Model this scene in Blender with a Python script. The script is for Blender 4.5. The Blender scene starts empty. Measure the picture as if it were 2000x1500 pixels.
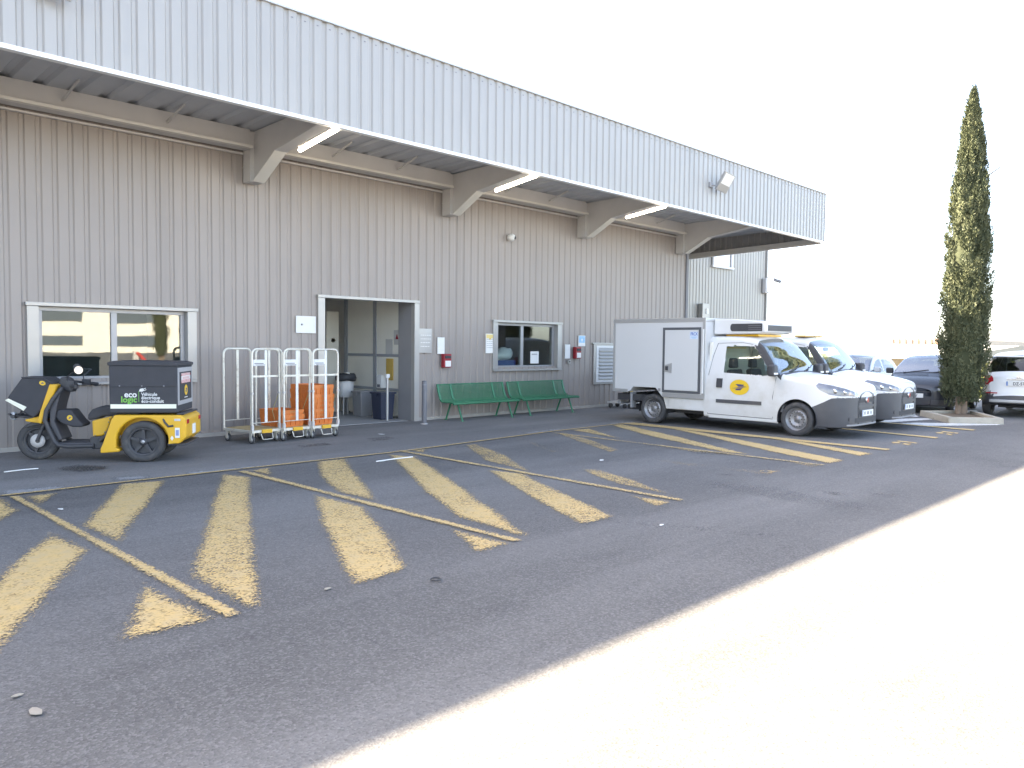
import bpy, bmesh, math, random
import numpy as np
from mathutils import Vector, Matrix
R = math.radians
random.seed(7)
scn = bpy.context.scene
COL = scn.collection

# ------------------------------------------------------------------ camera, sky, sun, exposure
YAW, PITCH, ROLL, FPX, CD, CH = R(45.301), R(-2.751), R(0.572), 1532.1, 13.246, 1.62
cf = Vector((math.sin(YAW)*math.cos(PITCH), math.cos(YAW)*math.cos(PITCH), math.sin(PITCH)))
cr = Vector((math.cos(YAW), -math.sin(YAW), 0)); cu = cr.cross(cf)
cr, cu = math.cos(ROLL)*cr+math.sin(ROLL)*cu, -math.sin(ROLL)*cr+math.cos(ROLL)*cu
CP = Vector((0, -CD, CH))
cam = bpy.data.objects.new('camera', bpy.data.cameras.new('camera')); COL.objects.link(cam)
cam.matrix_world = Matrix(((cr.x, cu.x, -cf.x, CP.x), (cr.y, cu.y, -cf.y, CP.y), (cr.z, cu.z, -cf.z, CP.z), (0, 0, 0, 1)))
cam.data.sensor_width = 36; cam.data.lens = FPX/2000*36; cam.data.clip_end = 3000; cam.data.clip_start = .05
scn.camera = cam
SUN_AZ, SUN_EL = R(-28), R(35.6)      # azimuth from +Y towards +X; the sun stands behind the building
world = bpy.data.worlds.new('World'); scn.world = world; world.use_nodes = True
nt = world.node_tree; bg = nt.nodes['Background']
sky = nt.nodes.new('ShaderNodeTexSky'); sky.sky_type = 'NISHITA'; sky.sun_disc = False
sky.sun_elevation = SUN_EL; sky.sun_rotation = SUN_AZ; sky.dust_density = 1.6; sky.air_density = .6; sky.ozone_density = .5
nt.links.new(sky.outputs[0], bg.inputs[0]); bg.inputs[1].default_value = 0.13
sd = Vector((math.sin(SUN_AZ)*math.cos(SUN_EL), math.cos(SUN_AZ)*math.cos(SUN_EL), math.sin(SUN_EL)))
sl = bpy.data.lights.new('sun', 'SUN'); sl.energy = 4.6; sl.angle = R(.53); sl.color = (1, .95, .87)
so = bpy.data.objects.new('sun', sl); COL.objects.link(so); so.rotation_euler = sd.to_track_quat('Z', 'Y').to_euler()
vs = scn.view_settings; vs.view_transform = 'Standard'; vs.look = 'None'; vs.gamma = 1; vs.exposure = 3.15; vs.use_curve_mapping = False
vs.use_white_balance = True; vs.white_balance_temperature = 8200; vs.white_balance_tint = 10   # the camera's own white balance, set for open shade

def G(x, y, z=0.0):                    # photo pixel -> point on the level z
    d = (x-1000)/FPX*cr-(y-750)/FPX*cu+cf
    t = (z-CH)/d.z
    return CP+t*d

# ------------------------------------------------------------------ materials
MATS = {}
def mat(name, col, rough=.6, metal=0.0, var=.12, vscale=3.0, bump=0.0, bscale=60.0, spec=.5, emit=None, estr=0, dirt=None, dscale=1.2, stretch=None):
    if name in MATS: return MATS[name]
    m = bpy.data.materials.new(name); m.use_nodes = True; MATS[name] = m
    t = m.node_tree; b = t.nodes['Principled BSDF']
    b.inputs['Roughness'].default_value = rough; b.inputs['Metallic'].default_value = metal
    b.inputs['Specular IOR Level'].default_value = spec
    tc = t.nodes.new('ShaderNodeTexCoord')
    n = t.nodes.new('ShaderNodeTexNoise'); n.inputs['Scale'].default_value = vscale; n.inputs['Detail'].default_value = 5
    t.links.new(tc.outputs['Object'], n.inputs['Vector'])
    mx = t.nodes.new('ShaderNodeMix'); mx.data_type = 'RGBA'
    lo = [c*(1-var) for c in col[:3]]+[1]; hi = [min(1, c*(1+var)) for c in col[:3]]+[1]
    mx.inputs[6].default_value = lo; mx.inputs[7].default_value = hi
    t.links.new(n.outputs['Fac'], mx.inputs[0])
    out = mx.outputs[2]
    if dirt:
        n2 = t.nodes.new('ShaderNodeTexNoise'); n2.inputs['Scale'].default_value = dscale; n2.inputs['Detail'].default_value = 7; n2.inputs['Roughness'].default_value = .65
        if stretch:
            mp = t.nodes.new('ShaderNodeMapping'); mp.inputs['Scale'].default_value = (1, 1, stretch); t.links.new(tc.outputs['Object'], mp.inputs[0]); t.links.new(mp.outputs[0], n2.inputs['Vector'])
        else: t.links.new(tc.outputs['Object'], n2.inputs['Vector'])
        rp = t.nodes.new('ShaderNodeMapRange'); rp.inputs[1].default_value = .52; rp.inputs[2].default_value = .72
        t.links.new(n2.outputs['Fac'], rp.inputs[0])
        m2 = t.nodes.new('ShaderNodeMix'); m2.data_type = 'RGBA'; m2.inputs[7].default_value = (*dirt, 1)
        t.links.new(rp.outputs[0], m2.inputs[0]); t.links.new(out, m2.inputs[6]); out = m2.outputs[2]
    t.links.new(out, b.inputs['Base Color'])
    if bump:
        n3 = t.nodes.new('ShaderNodeTexNoise'); n3.inputs['Scale'].default_value = bscale; n3.inputs['Detail'].default_value = 4
        t.links.new(tc.outputs['Object'], n3.inputs['Vector'])
        bp = t.nodes.new('ShaderNodeBump'); bp.inputs['Strength'].default_value = bump; bp.inputs['Distance'].default_value = .01
        t.links.new(n3.outputs['Fac'], bp.inputs['Height']); t.links.new(bp.outputs[0], b.inputs['Normal'])
    if emit:
        b.inputs['Emission Color'].default_value = (*emit, 1); b.inputs['Emission Strength'].default_value = estr
    return m

def glass(name, tint, ior=1.6, amount=.8):
    if name in MATS: return MATS[name]
    m = bpy.data.materials.new(name); m.use_nodes = True; MATS[name] = m
    t = m.node_tree; t.nodes.remove(t.nodes['Principled BSDF']); o = t.nodes['Material Output']
    tr = t.nodes.new('ShaderNodeBsdfTransparent'); tr.inputs[0].default_value = (*tint, 1)
    gl = t.nodes.new('ShaderNodeBsdfGlossy'); gl.inputs['Roughness'].default_value = .015; gl.inputs[0].default_value = (.95, .97, 1, 1)
    lw = t.nodes.new('ShaderNodeLayerWeight'); pw = t.nodes.new('ShaderNodeMath'); pw.operation = 'POWER'; pw.inputs[1].default_value = 5
    t.links.new(lw.outputs['Facing'], pw.inputs[0])      # Schlick reflectance, the same from both sides of the pane
    fr = t.nodes.new('ShaderNodeMath'); fr.operation = 'MULTIPLY_ADD'; f0 = ((ior-1)/(ior+1))**2; fr.inputs[1].default_value = 1-f0; fr.inputs[2].default_value = f0
    t.links.new(pw.outputs[0], fr.inputs[0])
    tc = t.nodes.new('ShaderNodeTexCoord'); n = t.nodes.new('ShaderNodeTexNoise'); n.inputs['Scale'].default_value = 1.3
    t.links.new(tc.outputs['Object'], n.inputs['Vector'])
    bp = t.nodes.new('ShaderNodeBump'); bp.inputs['Strength'].default_value = .04; bp.inputs['Distance'].default_value = .02
    t.links.new(n.outputs['Fac'], bp.inputs['Height']); t.links.new(bp.outputs[0], gl.inputs['Normal'])
    mx = t.nodes.new('ShaderNodeMixShader'); t.links.new(fr.outputs[0], mx.inputs[0])
    t.links.new(tr.outputs[0], mx.inputs[1]); t.links.new(gl.outputs[0], mx.inputs[2]); t.links.new(mx.outputs[0], o.inputs[0])
    return m

def asphalt(name, c0, c1, speck):
    m = bpy.data.materials.new(name); m.use_nodes = True; MATS[name] = m
    t = m.node_tree; b = t.nodes['Principled BSDF']; b.inputs['Roughness'].default_value = .82; b.inputs['Specular IOR Level'].default_value = .35
    tc = t.nodes.new('ShaderNodeTexCoord')
    def noise(s, d=6, r=.6, sx=1, sy=1):
        mp = t.nodes.new('ShaderNodeMapping'); mp.inputs['Scale'].default_value = (sx, sy, 1); t.links.new(tc.outputs['Object'], mp.inputs[0])
        n = t.nodes.new('ShaderNodeTexNoise'); n.inputs['Scale'].default_value = s; n.inputs['Detail'].default_value = d; n.inputs['Roughness'].default_value = r
        t.links.new(mp.outputs[0], n.inputs['Vector']); return n.outputs['Fac']
    def mixc(f, a, bb):
        x = t.nodes.new('ShaderNodeMix'); x.data_type = 'RGBA'
        t.links.new(f, x.inputs[0])
        for i, v in ((6, a), (7, bb)):
            if isinstance(v, tuple): x.inputs[i].default_value = (*v, 1)
            else: t.links.new(v, x.inputs[i])
        return x.outputs[2]
    def rng(f, a, bb, lo=0, hi=1):
        x = t.nodes.new('ShaderNodeMapRange'); x.inputs[1].default_value = a; x.inputs[2].default_value = bb; x.inputs[3].default_value = lo; x.inputs[4].default_value = hi
        t.links.new(f, x.inputs[0]); return x.outputs[0]
    big = mixc(rng(noise(.35, 7, .62), .35, .65), c0, c1)
    streak = mixc(rng(noise(.42, 7, .62, .22, 1.5), .44, .62, 0, .85), big, tuple(min(1, c*1.28) for c in c1))
    v = t.nodes.new('ShaderNodeTexVoronoi'); v.inputs['Scale'].default_value = 85; v.inputs['Randomness'].default_value = 1
    t.links.new(tc.outputs['Object'], v.inputs['Vector'])
    sep = t.nodes.new('ShaderNodeSeparateColor'); t.links.new(v.outputs['Color'], sep.inputs[0])
    grain = mixc(rng(sep.outputs[0], .45, 1, 0, .38), streak, speck)
    dk = mixc(rng(sep.outputs[1], .6, 1, 0, .32), grain, (.03, .03, .033))
    stain = mixc(rng(noise(.8, 5, .7), .62, .78, 0, .45), dk, tuple(c*.5 for c in c0))
    t.links.new(stain, b.inputs['Base Color'])
    bp = t.nodes.new('ShaderNodeBump'); bp.inputs['Strength'].default_value = .45; bp.inputs['Distance'].default_value = .006
    t.links.new(v.outputs['Distance'], bp.inputs['Height']); t.links.new(bp.outputs[0], b.inputs['Normal'])
    return m

def road_paint(name, col, dirtcol):
    m = bpy.data.materials.new(name); m.use_nodes = True; MATS[name] = m
    t = m.node_tree; b = t.nodes['Principled BSDF']; o = t.nodes['Material Output']; b.inputs['Roughness'].default_value = .75
    tc = t.nodes.new('ShaderNodeTexCoord')
    def noise(s, d, r):
        n = t.nodes.new('ShaderNodeTexNoise'); n.inputs['Scale'].default_value = s; n.inputs['Detail'].default_value = d; n.inputs['Roughness'].default_value = r
        t.links.new(tc.outputs['Object'], n.inputs['Vector']); return n.outputs['Fac']
    def math_(op, a, bb, c=None):
        x = t.nodes.new('ShaderNodeMath'); x.operation = op
        for i, v in enumerate((a, bb, c)):
            if v is None: continue
            if isinstance(v, (int, float)): x.inputs[i].default_value = v
            else: t.links.new(v, x.inputs[i])
        return x.outputs[0]
    def attr(n):
        a = t.nodes.new('ShaderNodeAttribute'); a.attribute_name = n; return a.outputs['Fac']
    big, mid, fine = noise(1.6, 4, .6), noise(9, 5, .7), noise(75, 2, .7)
    vv = t.nodes.new('ShaderNodeTexVoronoi'); vv.inputs['Scale'].default_value = 70; t.links.new(tc.outputs['Object'], vv.inputs['Vector'])
    sp = t.nodes.new('ShaderNodeSeparateColor'); t.links.new(vv.outputs['Color'], sp.inputs[0])
    s = math_('MULTIPLY_ADD', big, .55, math_('MULTIPLY_ADD', mid, .42, math_('MULTIPLY', sp.outputs[0], .50)))   # about .4..1.6
    s = math_('ADD', s, math_('MULTIPLY', attr('edge'), .68))
    s = math_('SUBTRACT', s, math_('MULTIPLY', attr('wear'), 1.0))
    al = math_('MULTIPLY', math_('SUBTRACT', s, .86), 2.5); al.node.use_clamp = True
    al = math_('MULTIPLY', al, .93)
    mx = t.nodes.new('ShaderNodeMix'); mx.data_type = 'RGBA'; mx.inputs[6].default_value = (*col, 1); mx.inputs[7].default_value = (*dirtcol, 1)
    rg = t.nodes.new('ShaderNodeMapRange'); rg.inputs[1].default_value = .38; rg.inputs[2].default_value = .72; t.links.new(mid, rg.inputs[0]); t.links.new(rg.outputs[0], mx.inputs[0])
    t.links.new(mx.outputs[2], b.inputs['Base Color'])
    tr = t.nodes.new('ShaderNodeBsdfTransparent'); ms = t.nodes.new('ShaderNodeMixShader')
    t.links.new(al, ms.inputs[0]); t.links.new(tr.outputs[0], ms.inputs[1]); t.links.new(b.outputs[0], ms.inputs[2]); t.links.new(ms.outputs[0], o.inputs[0])
    return m

def leaf_mat(name, c0, c1):
    m = bpy.data.materials.new(name); m.use_nodes = True; MATS[name] = m
    t = m.node_tree; b = t.nodes['Principled BSDF']; b.inputs['Roughness'].default_value = .6; b.inputs['Specular IOR Level'].default_value = .3
    tc = t.nodes.new('ShaderNodeTexCoord'); n = t.nodes.new('ShaderNodeTexNoise'); n.inputs['Scale'].default_value = 2.2; n.inputs['Detail'].default_value = 6
    t.links.new(tc.outputs['Object'], n.inputs['Vector'])
    r = t.nodes.new('ShaderNodeMapRange'); r.inputs[1].default_value = .35; r.inputs[2].default_value = .65; t.links.new(n.outputs['Fac'], r.inputs[0])
    mx = t.nodes.new('ShaderNodeMix'); mx.data_type = 'RGBA'; mx.inputs[6].default_value = (*c0, 1); mx.inputs[7].default_value = (*c1, 1)
    t.links.new(r.outputs[0], mx.inputs[0]); t.links.new(mx.outputs[2], b.inputs['Base Color'])
    return m

M_clad = mat('cladding', (.322, .284, .262), .45, .1, .05, 1.2, spec=.4, dirt=(.282, .249, .231), dscale=1.6, stretch=.12)
M_fascia = mat('fascia_cladding', (.375, .36, .345), .38, .15, .04, 1.0, dirt=(.325, .315, .305), dscale=1.2, stretch=.15)
M_clad2 = mat('pale_cladding', (.37, .355, .33), .45, .2, .05, 1.0)
M_flash = mat('flashing', (.86, .88, .88), .4, .1, .03)
M_trim = mat('aluminium_trim', (.40, .39, .375), .35, .3, .06, 5)
M_frame = mat('window_frame', (.36, .36, .37), .4, .3, .06, 5)
M_steel = mat('painted_steel', (.58, .56, .54), .5, .1, .08, 3)
M_steelp = mat('pale_steel', (.72, .69, .63), .45, .1, .08, 3)
M_soffit = mat('soffit_deck', (.50, .52, .55), .5, .15, .1, 2)
M_conc = mat('concrete', (.38, .36, .33), .85, 0, .15, 6, .3, 40)
M_dark = mat('dark_interior', (.05, .05, .055), .7)
M_black = mat('black_plastic', (.055, .056, .062), .5, 0, .15, 8)
M_blackfab = mat('black_fabric', (.052, .053, .06), .75, 0, .2, 6, .25, 90)
M_rubber = mat('rubber', (.06, .06, .063), .75, 0, .2, 14, dirt=(.12, .115, .105), dscale=6)
M_white = mat('white_paint', (.72, .72, .71), .25, 0, .03, 2, dirt=(.60, .58, .54), dscale=1.0)
M_whitegrp = mat('white_panel', (.66, .665, .665), .38, 0, .02, 2)
M_paper = mat('paper', (.78, .78, .76), .7)
M_grey = mat('grey_plastic', (.30, .30, .31), .55)
M_alu = mat('aluminium', (.50, .50, .50), .35, .5, .06, 6)
M_chrome = mat('chrome', (.75, .75, .76), .12, 1.0, .02)
M_zinc = mat('zinc_tube', (.72, .69, .61), .38, .25, .12, 9, dirt=(.48, .43, .36), dscale=9)
M_yellow = mat('yellow_paint', (.78, .43, .035), .35, 0, .05, 3)
M_orange = mat('orange_plastic', (.72, .20, .045), .5, 0, .10, 7)
M_green = mat('green_steel', (.035, .20, .105), .4, 0, .1, 5)
M_red = mat('red_plastic', (.33, .02, .03), .4)
M_wood = mat('deck_wood', (.44, .33, .17), .7, 0, .3, 7, .2, 30)
M_dgrey = mat('dark_grey_bumper', (.085, .087, .095), .55, 0, .12, 6, dirt=(.14, .125, .11), dscale=2)
M_glass = glass('glass', (.78, .84, .83), 1.72)
M_cglass = glass('car_glass', (.62, .72, .70), 1.9)
M_wglass = glass('windscreen_glass', (.50, .62, .60), 4.2)
M_dglass = glass('tinted_glass', (.12, .13, .14), 1.75)
M_lens = mat('lamp_lens', (.62, .66, .70), .12, .2, .25, 14)
M_redlens = mat('red_lens', (.45, .02, .03), .2)
M_blue = mat('blue_ink', (.03, .045, .19), .5)
M_lblue = mat('light_blue_ink', (.25, .52, .75), .5)
M_gink = mat('green_ink', (.18, .50, .09), .5)
M_ink = mat('grey_ink', (.22, .22, .24), .6)
M_logo = mat('yellow_ink', (.86, .55, .04), .45)
M_yglow = mat('reflective_strip', (.85, .84, .70), .35)
M_carg = mat('grey_car_paint', (.055, .062, .075), .22, .3, .05)
M_wcar = mat('white_car_paint', (.78, .78, .78), .22, 0, .02)
M_tube = mat('lit_tube', (.9, .9, .9), .5, emit=(1, .97, .92), estr=3.0)
M_seat = mat('seat_cloth', (.06, .06, .07), .8)
M_cream = mat('cream_panel', (.86, .82, .72), .6, 0, .05)
M_navy = mat('navy_plastic', (.04, .05, .085), .5)
M_asph = asphalt('asphalt', (.094, .093, .092), (.138, .136, .133), (.29, .285, .28))
M_apron = asphalt('apron_asphalt', (.155, .150, .147), (.192, .186, .182), (.27, .265, .26))
M_ypaint = road_paint('yellow_road_paint', (.66, .455, .19), (.54, .405, .22))
M_wpaint = road_paint('white_road_paint', (.72, .72, .70), (.5, .5, .48))
M_gpaint = road_paint('grey_road_patch', (.34, .345, .35), (.26, .265, .27))
M_bark = mat('bark', (.21, .155, .115), .9, 0, .3, 10, .6, 25)
M_cyp = leaf_mat('cypress_leaf', (.070, .086, .048), (.122, .136, .074))
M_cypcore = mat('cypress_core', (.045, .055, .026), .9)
M_hedge = leaf_mat('hedge_leaf', (.10, .13, .03), (.17, .17, .05))

# ------------------------------------------------------------------ mesh helpers
class MB:
    def __init__(s): s.v = []; s.f = []; s.m = []; s.cm = 0; s.sm = []; s.smooth = False
    def add(s, vs, fs):
        o = len(s.v); s.v += [tuple(v) for v in vs]
        for f in fs: s.f.append([i+o for i in f]); s.m.append(s.cm); s.sm.append(s.smooth)
        return s
    def box(s, x0, x1, y0, y1, z0, z1):
        x0, x1 = min(x0, x1), max(x0, x1); y0, y1 = min(y0, y1), max(y0, y1); z0, z1 = min(z0, z1), max(z0, z1)
        return s.add([(x0,y0,z0),(x1,y0,z0),(x1,y1,z0),(x0,y1,z0),(x0,y0,z1),(x1,y0,z1),(x1,y1,z1),(x0,y1,z1)],
                     [(0,3,2,1),(4,5,6,7),(0,1,5,4),(1,2,6,5),(2,3,7,6),(3,0,4,7)])
    def prism(s, poly, a, b, axis='y'):     # 2D outline extruded along an axis from a to b
        n = len(poly)
        mp = {'y': lambda p, t: (p[0], t, p[1]), 'x': lambda p, t: (t, p[0], p[1]), 'z': lambda p, t: (p[0], p[1], t)}[axis]
        vs_ = [mp(p, a) for p in poly]+[mp(p, b) for p in poly]
        ar = sum(poly[i][0]*poly[(i+1) % n][1]-poly[(i+1) % n][0]*poly[i][1] for i in range(n))
        fs = [list(range(n)), list(range(2*n-1, n-1, -1))]+[[i, i+n, (i+1) % n+n, (i+1) % n] for i in range(n)]
        flip = (ar < 0) ^ (axis == 'y') ^ (b < a)
        flip = not flip if axis in ('x', 'z', 'y') else flip
        if flip: fs = [f[::-1] for f in fs]
        return s.add(vs_, fs)
    def tube(s, path, r, n=8, cap=True):
        P = [Vector(p) for p in path]; rings = []
        rr = r if isinstance(r, (list, tuple)) else [r]*len(P)
        prev = None
        for i, p in enumerate(P):
            t = ((P[min(i+1, len(P)-1)]-P[max(i-1, 0)])).normalized()
            if prev is None:
                a = Vector((0, 0, 1)) if abs(t.z) < .9 else Vector((1, 0, 0)); u = t.cross(a).normalized()
            else:
                u = (prev-t*prev.dot(t)).normalized()
            prev = u; w = t.cross(u)
            rings.append([p+rr[i]*(math.cos(2*math.pi*k/n)*u+math.sin(2*math.pi*k/n)*w) for k in range(n)])
        vs_ = [v for rg in rings for v in rg]; fs = []
        for i in range(len(P)-1):
            for k in range(n): fs.append([i*n+k, i*n+(k+1) % n, (i+1)*n+(k+1) % n, (i+1)*n+k])
        o = s.smooth; s.smooth = True; s.add(vs_, fs); s.smooth = o
        if cap:
            s.add(rings[0], [list(range(n))[::-1]]); s.add(rings[-1], [list(range(n))])
        return s
    def lathe(s, prof, c, axis='x', n=28, closed=False):   # prof: (offset along axis, radius)
        vs_ = []; fs = []
        for a, r in prof:
            for k in range(n):
                t = 2*math.pi*k/n; p, q = r*math.cos(t), r*math.sin(t)
                vs_.append({'x': (c[0]+a, c[1]+p, c[2]+q), 'y': (c[0]+p, c[1]+a, c[2]+q), 'z': (c[0]+p, c[1]+q, c[2]+a)}[axis])
        m = len(prof)
        for i in range(m-1 if not closed else m):
            j = (i+1) % m
            for k in range(n): fs.append([i*n+k, i*n+(k+1) % n, j*n+(k+1) % n, j*n+k])
        o = s.smooth; s.smooth = True; s.add(vs_, fs); s.smooth = o
        return s
    def disc(s, c, r, axis='x', n=24, ry=None):
        ry = ry or r; vs_ = []
        for k in range(n):
            t = 2*math.pi*k/n; p, q = r*math.cos(t), ry*math.sin(t)
            vs_.append({'x': (c[0], c[1]+p, c[2]+q), 'y': (c[0]+p, c[1], c[2]+q), 'z': (c[0]+p, c[1]+q, c[2])}[axis])
        return s.add(vs_, [list(range(n))])
    def build(s, name, mats, parent=None, bevel=0, seg=2):
        me = bpy.data.meshes.new(name); me.from_pydata(s.v, [], s.f)
        for m in (mats if isinstance(mats, (list, tuple)) else [mats]): me.materials.append(m)
        me.polygons.foreach_set('material_index', s.m); me.polygons.foreach_set('use_smooth', s.sm); me.update()
        o = bpy.data.objects.new(name, me); COL.objects.link(o)
        if parent is not None: o.parent = parent
        if bevel:
            b = o.modifiers.new('bevel', 'BEVEL'); b.width = bevel; b.segments = seg; b.limit_method = 'ANGLE'; b.angle_limit = R(35)
        return o

def tag(o, label=None, cat=None, group=None, kind=None):
    for k, v in (('label', label), ('category', cat), ('group', group), ('kind', kind)):
        if v: o[k] = v
    return o
def empty(name, loc, rz=0, label=None, cat=None, group=None):
    o = bpy.data.objects.new(name, None); COL.objects.link(o); o.location = loc; o.rotation_euler = (0, 0, rz); o.empty_display_size = .2
    return tag(o, label, cat, group)
def copy_tree(o, parent=None):
    c = o.copy(); COL.objects.link(c); c.parent = parent
    for ch in list(o.children): copy_tree(ch, c)
    return c
def bx(name, m, parent, *b, bevel=0): return MB().box(*b).build(name, m, parent, bevel)
def text_mesh(name, s, size, m, parent, loc, rot, align='LEFT', bold=0.0, sx=1.0, ext=.001):
    cu_ = bpy.data.curves.new(name, 'FONT'); cu_.body = s; cu_.size = size; cu_.align_x = align; cu_.offset = bold; cu_.extrude = ext; cu_.resolution_u = 3
    o = bpy.data.objects.new(name, cu_); COL.objects.link(o)
    dg = bpy.context.evaluated_depsgraph_get(); me = bpy.data.meshes.new_from_object(o.evaluated_get(dg)); bpy.data.objects.remove(o)
    me.materials.clear(); me.materials.append(m)
    o = bpy.data.objects.new(name, me); COL.objects.link(o); o.parent = parent; o.location = loc; o.rotation_euler = rot; o.scale = (sx, 1, 1)
    return o

# ------------------------------------------------------------------ ground and markings
gx = [-400, -60, 30, 44, 120, 500]; gz = [0, 0, 0, -1.7, -1.7, -1.7]
g = MB()
vs_ = [(x, y, z) for x, z in zip(gx, gz) for y in (-500, 400)]
g.add(vs_, [[2*i, 2*i+2, 2*i+3, 2*i+1] for i in range(len(gx)-1)])
ground = tag(g.build('parking_lot', M_asph), kind='structure')
L0 = [(0, 970), (470, 917), (780, 883), (1080, 843), (1215, 828)]
lp = [G(*q) for q in L0]
ap = [(-40, .3), (-40, lp[0].y)]+[(p.x, p.y) for p in lp]+[(20.94, lp[-1].y), (20.94, .3)]
apron = tag(MB().add([(x, y, .004) for x, y in ap], [list(range(len(ap)))]).build('loading_apron', M_apron), kind='structure')

def inside(p, poly):
    c = False; n = len(poly); j = n-1
    for i in range(n):
        if (poly[i][1] > p[1]) != (poly[j][1] > p[1]) and p[0] < (poly[j][0]-poly[i][0])*(p[1]-poly[i][1])/(poly[j][1]-poly[i][1])+poly[i][0]: c = not c
        j = i
    return c
def edist(p, poly):
    d = 9
    for i in range(len(poly)):
        a, b = poly[i], poly[(i+1) % len(poly)]
        vx, vy = b[0]-a[0], b[1]-a[1]; l = vx*vx+vy*vy or 1e-9
        t = max(0, min(1, ((p[0]-a[0])*vx+(p[1]-a[1])*vy)/l))
        d = min(d, math.hypot(a[0]+t*vx-p[0], a[1]+t*vy-p[1]))
    return d
def marking(name, poly, m, z, wear, soft=.09, cell=.05, grow=.03):
    c = (sum(p[0] for p in poly)/len(poly), sum(p[1] for p in poly)/len(poly))
    poly = [(p[0]+(p[0]-c[0])/max(.01, math.hypot(p[0]-c[0], p[1]-c[1]))*grow, p[1]+(p[1]-c[1])/max(.01, math.hypot(p[0]-c[0], p[1]-c[1]))*grow) for p in poly]
    x0, x1 = min(p[0] for p in poly), max(p[0] for p in poly); y0, y1 = min(p[1] for p in poly), max(p[1] for p in poly)
    nx, ny = int((x1-x0)/cell)+2, int((y1-y0)/cell)+2
    idx = {}; V = []; F = []; E = []
    def vid(i, j):
        if (i, j) not in idx:
            p = (x0+i*cell, y0+j*cell); idx[(i, j)] = len(V); V.append((p[0], p[1], z))
            E.append(min(1, edist(p, poly)/soft) if inside(p, poly) else 0.0)
        return idx[(i, j)]
    for i in range(nx):
        for j in range(ny):
            if inside((x0+(i+.5)*cell, y0+(j+.5)*cell), poly): F.append([vid(i, j), vid(i+1, j), vid(i+1, j+1), vid(i, j+1)])
    if not F: return
    b = MB(); b.add(V, F); o = b.build(name, m, ground)
    a = o.data.attributes.new('edge', 'FLOAT', 'POINT'); a.data.foreach_set('value', E)
    a = o.data.attributes.new('wear', 'FLOAT', 'POINT'); a.data.foreach_set('value', [wear]*len(V))
    return o
def px_poly(pts): return [(G(*q).x, G(*q).y) for q in pts]
STRIPES = [
 ([(97,1040),(174,1078),(0,1279),(-160,1440),(-300,1440),(0,1122)], .05), ([(-90,960),(0,976),(32,998),(0,1018),(-90,1075)], .05),
 ([(53,971),(113,964),(79,989)], .05), ([(229,948),(328,939),(258,1033),(237,1064),(161,1027)], .05),
 ([(281,1140),(415,1209),(229,1254)], .05),
 ([(430,926),(498,934),(497,981),(503,1057),(517,1151),(517,1186),(482,1190),(361,1121),(390,1062),(410,977)], .14),
 ([(484,920),(533,913.5),(533,931)], .15), ([(617,903),(678,896),(701,933),(746.5,983.5),(652,961),(627.5,931)], .14),
 ([(606.5,968),(624,968),(718.5,994),(771,1064),(797,1109.5),(704.5,1141),(676.5,1141),(627.5,1025.5)], .12),
 ([(750,887),(816.5,894),(851.5,915),(928.5,969.5),(1023,1036),(1044,1050),(995,1043),(886.5,1008),(834,962.5),(778,910)], .10),
 ([(871,1031),(995,1062),(927,1080)], .08), ([(795,880),(836,877),(834,888)], .3),
 ([(900,870),(936,867.5),(990,890),(1047,923),(1020,921.5),(942,899)], .36),
 ([(939,915.5),(1029,927.5),(1092,959),(1201.5,1007),(1197,1010),(1143,1024),(1122,1022),(1029,968)], .16),
 ([(993,855.5),(1032,854),(1104,885.5),(1068,885.5)], .66),
 ([(1122,915.5),(1179,918.5),(1245,941),(1299,959),(1341,975.5),(1302,968),(1203,945.5),(1149,927.5)], .36),
 ([(1212,963.5),(1317,981.5),(1278,991)], .25), ([(1080,846.5),(1107,845),(1161,861.5),(1215,879.5),(1188,885.5),(1134,866)], .40),
 ([(1225,890),(1285,896),(1527,924.5),(1490,929.6),(1330,910)], .66), ([(1470,918),(1527.5,921),(1500,929.6)], .2),
 ([(1113,840.5),(1155,837.5),(1221,858.5),(1203,857)], .22), ([(1261,869),(1340,876),(1617,909),(1577,915),(1499,896),(1360,885)], .46),
 ([(1191,831.5),(1218,828.5),(1332,855.5),(1470,888.5),(1410,884),(1278,854)], .12),
 ([(1287,833),(1302,833),(1400,850),(1649,899),(1616,905.5),(1500,882),(1400,858)], .0), ([(1503.5,857),(1538,858.5),(1703,886),(1676,891)], .0)]
for q, w in STRIPES: marking('hatch_stripe', px_poly(q), M_ypaint, .008, w, .11, .05, .06)
for q, w in (([(13,971),(40,971),(476,1200),(434,1209)], .12), ([(458,922),(482,920),(1028,1057),(998,1061)], .22), ([(768,881.5),(785,880),(1343,977),(1325,981)], .3),
             ([(1073,846.5),(1085,845.5),(1619,909),(1604,911)], .42), ([(1205,827.5),(1240,826),(1741,878),(1733,881)], .12), ([(1640,838.5),(1645,837),(1834,855),(1828,857.5)], .12),
             ([(1715,826),(1722,824.8),(1906,840),(1900,842)], .12)):
    marking('bay_line', px_poly(q), M_ypaint, .012, w-.1, .05, .03, .02)
for a, b in zip(lp[:-1], lp[1:]):
    marking('kerb_line', [(a.x, a.y-.05), (b.x+.01, b.y-.05), (b.x+.01, b.y+.05), (a.x, a.y+.05)], M_ypaint, .0125, .05, .04, .025, .01)
marking('kerb_line', [(-6, lp[0].y-.05), (lp[0].x+.01, lp[0].y-.05), (lp[0].x+.01, lp[0].y+.05), (-6, lp[0].y+.05)], M_ypaint, .0125, .05, .04, .025, .01)
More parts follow.
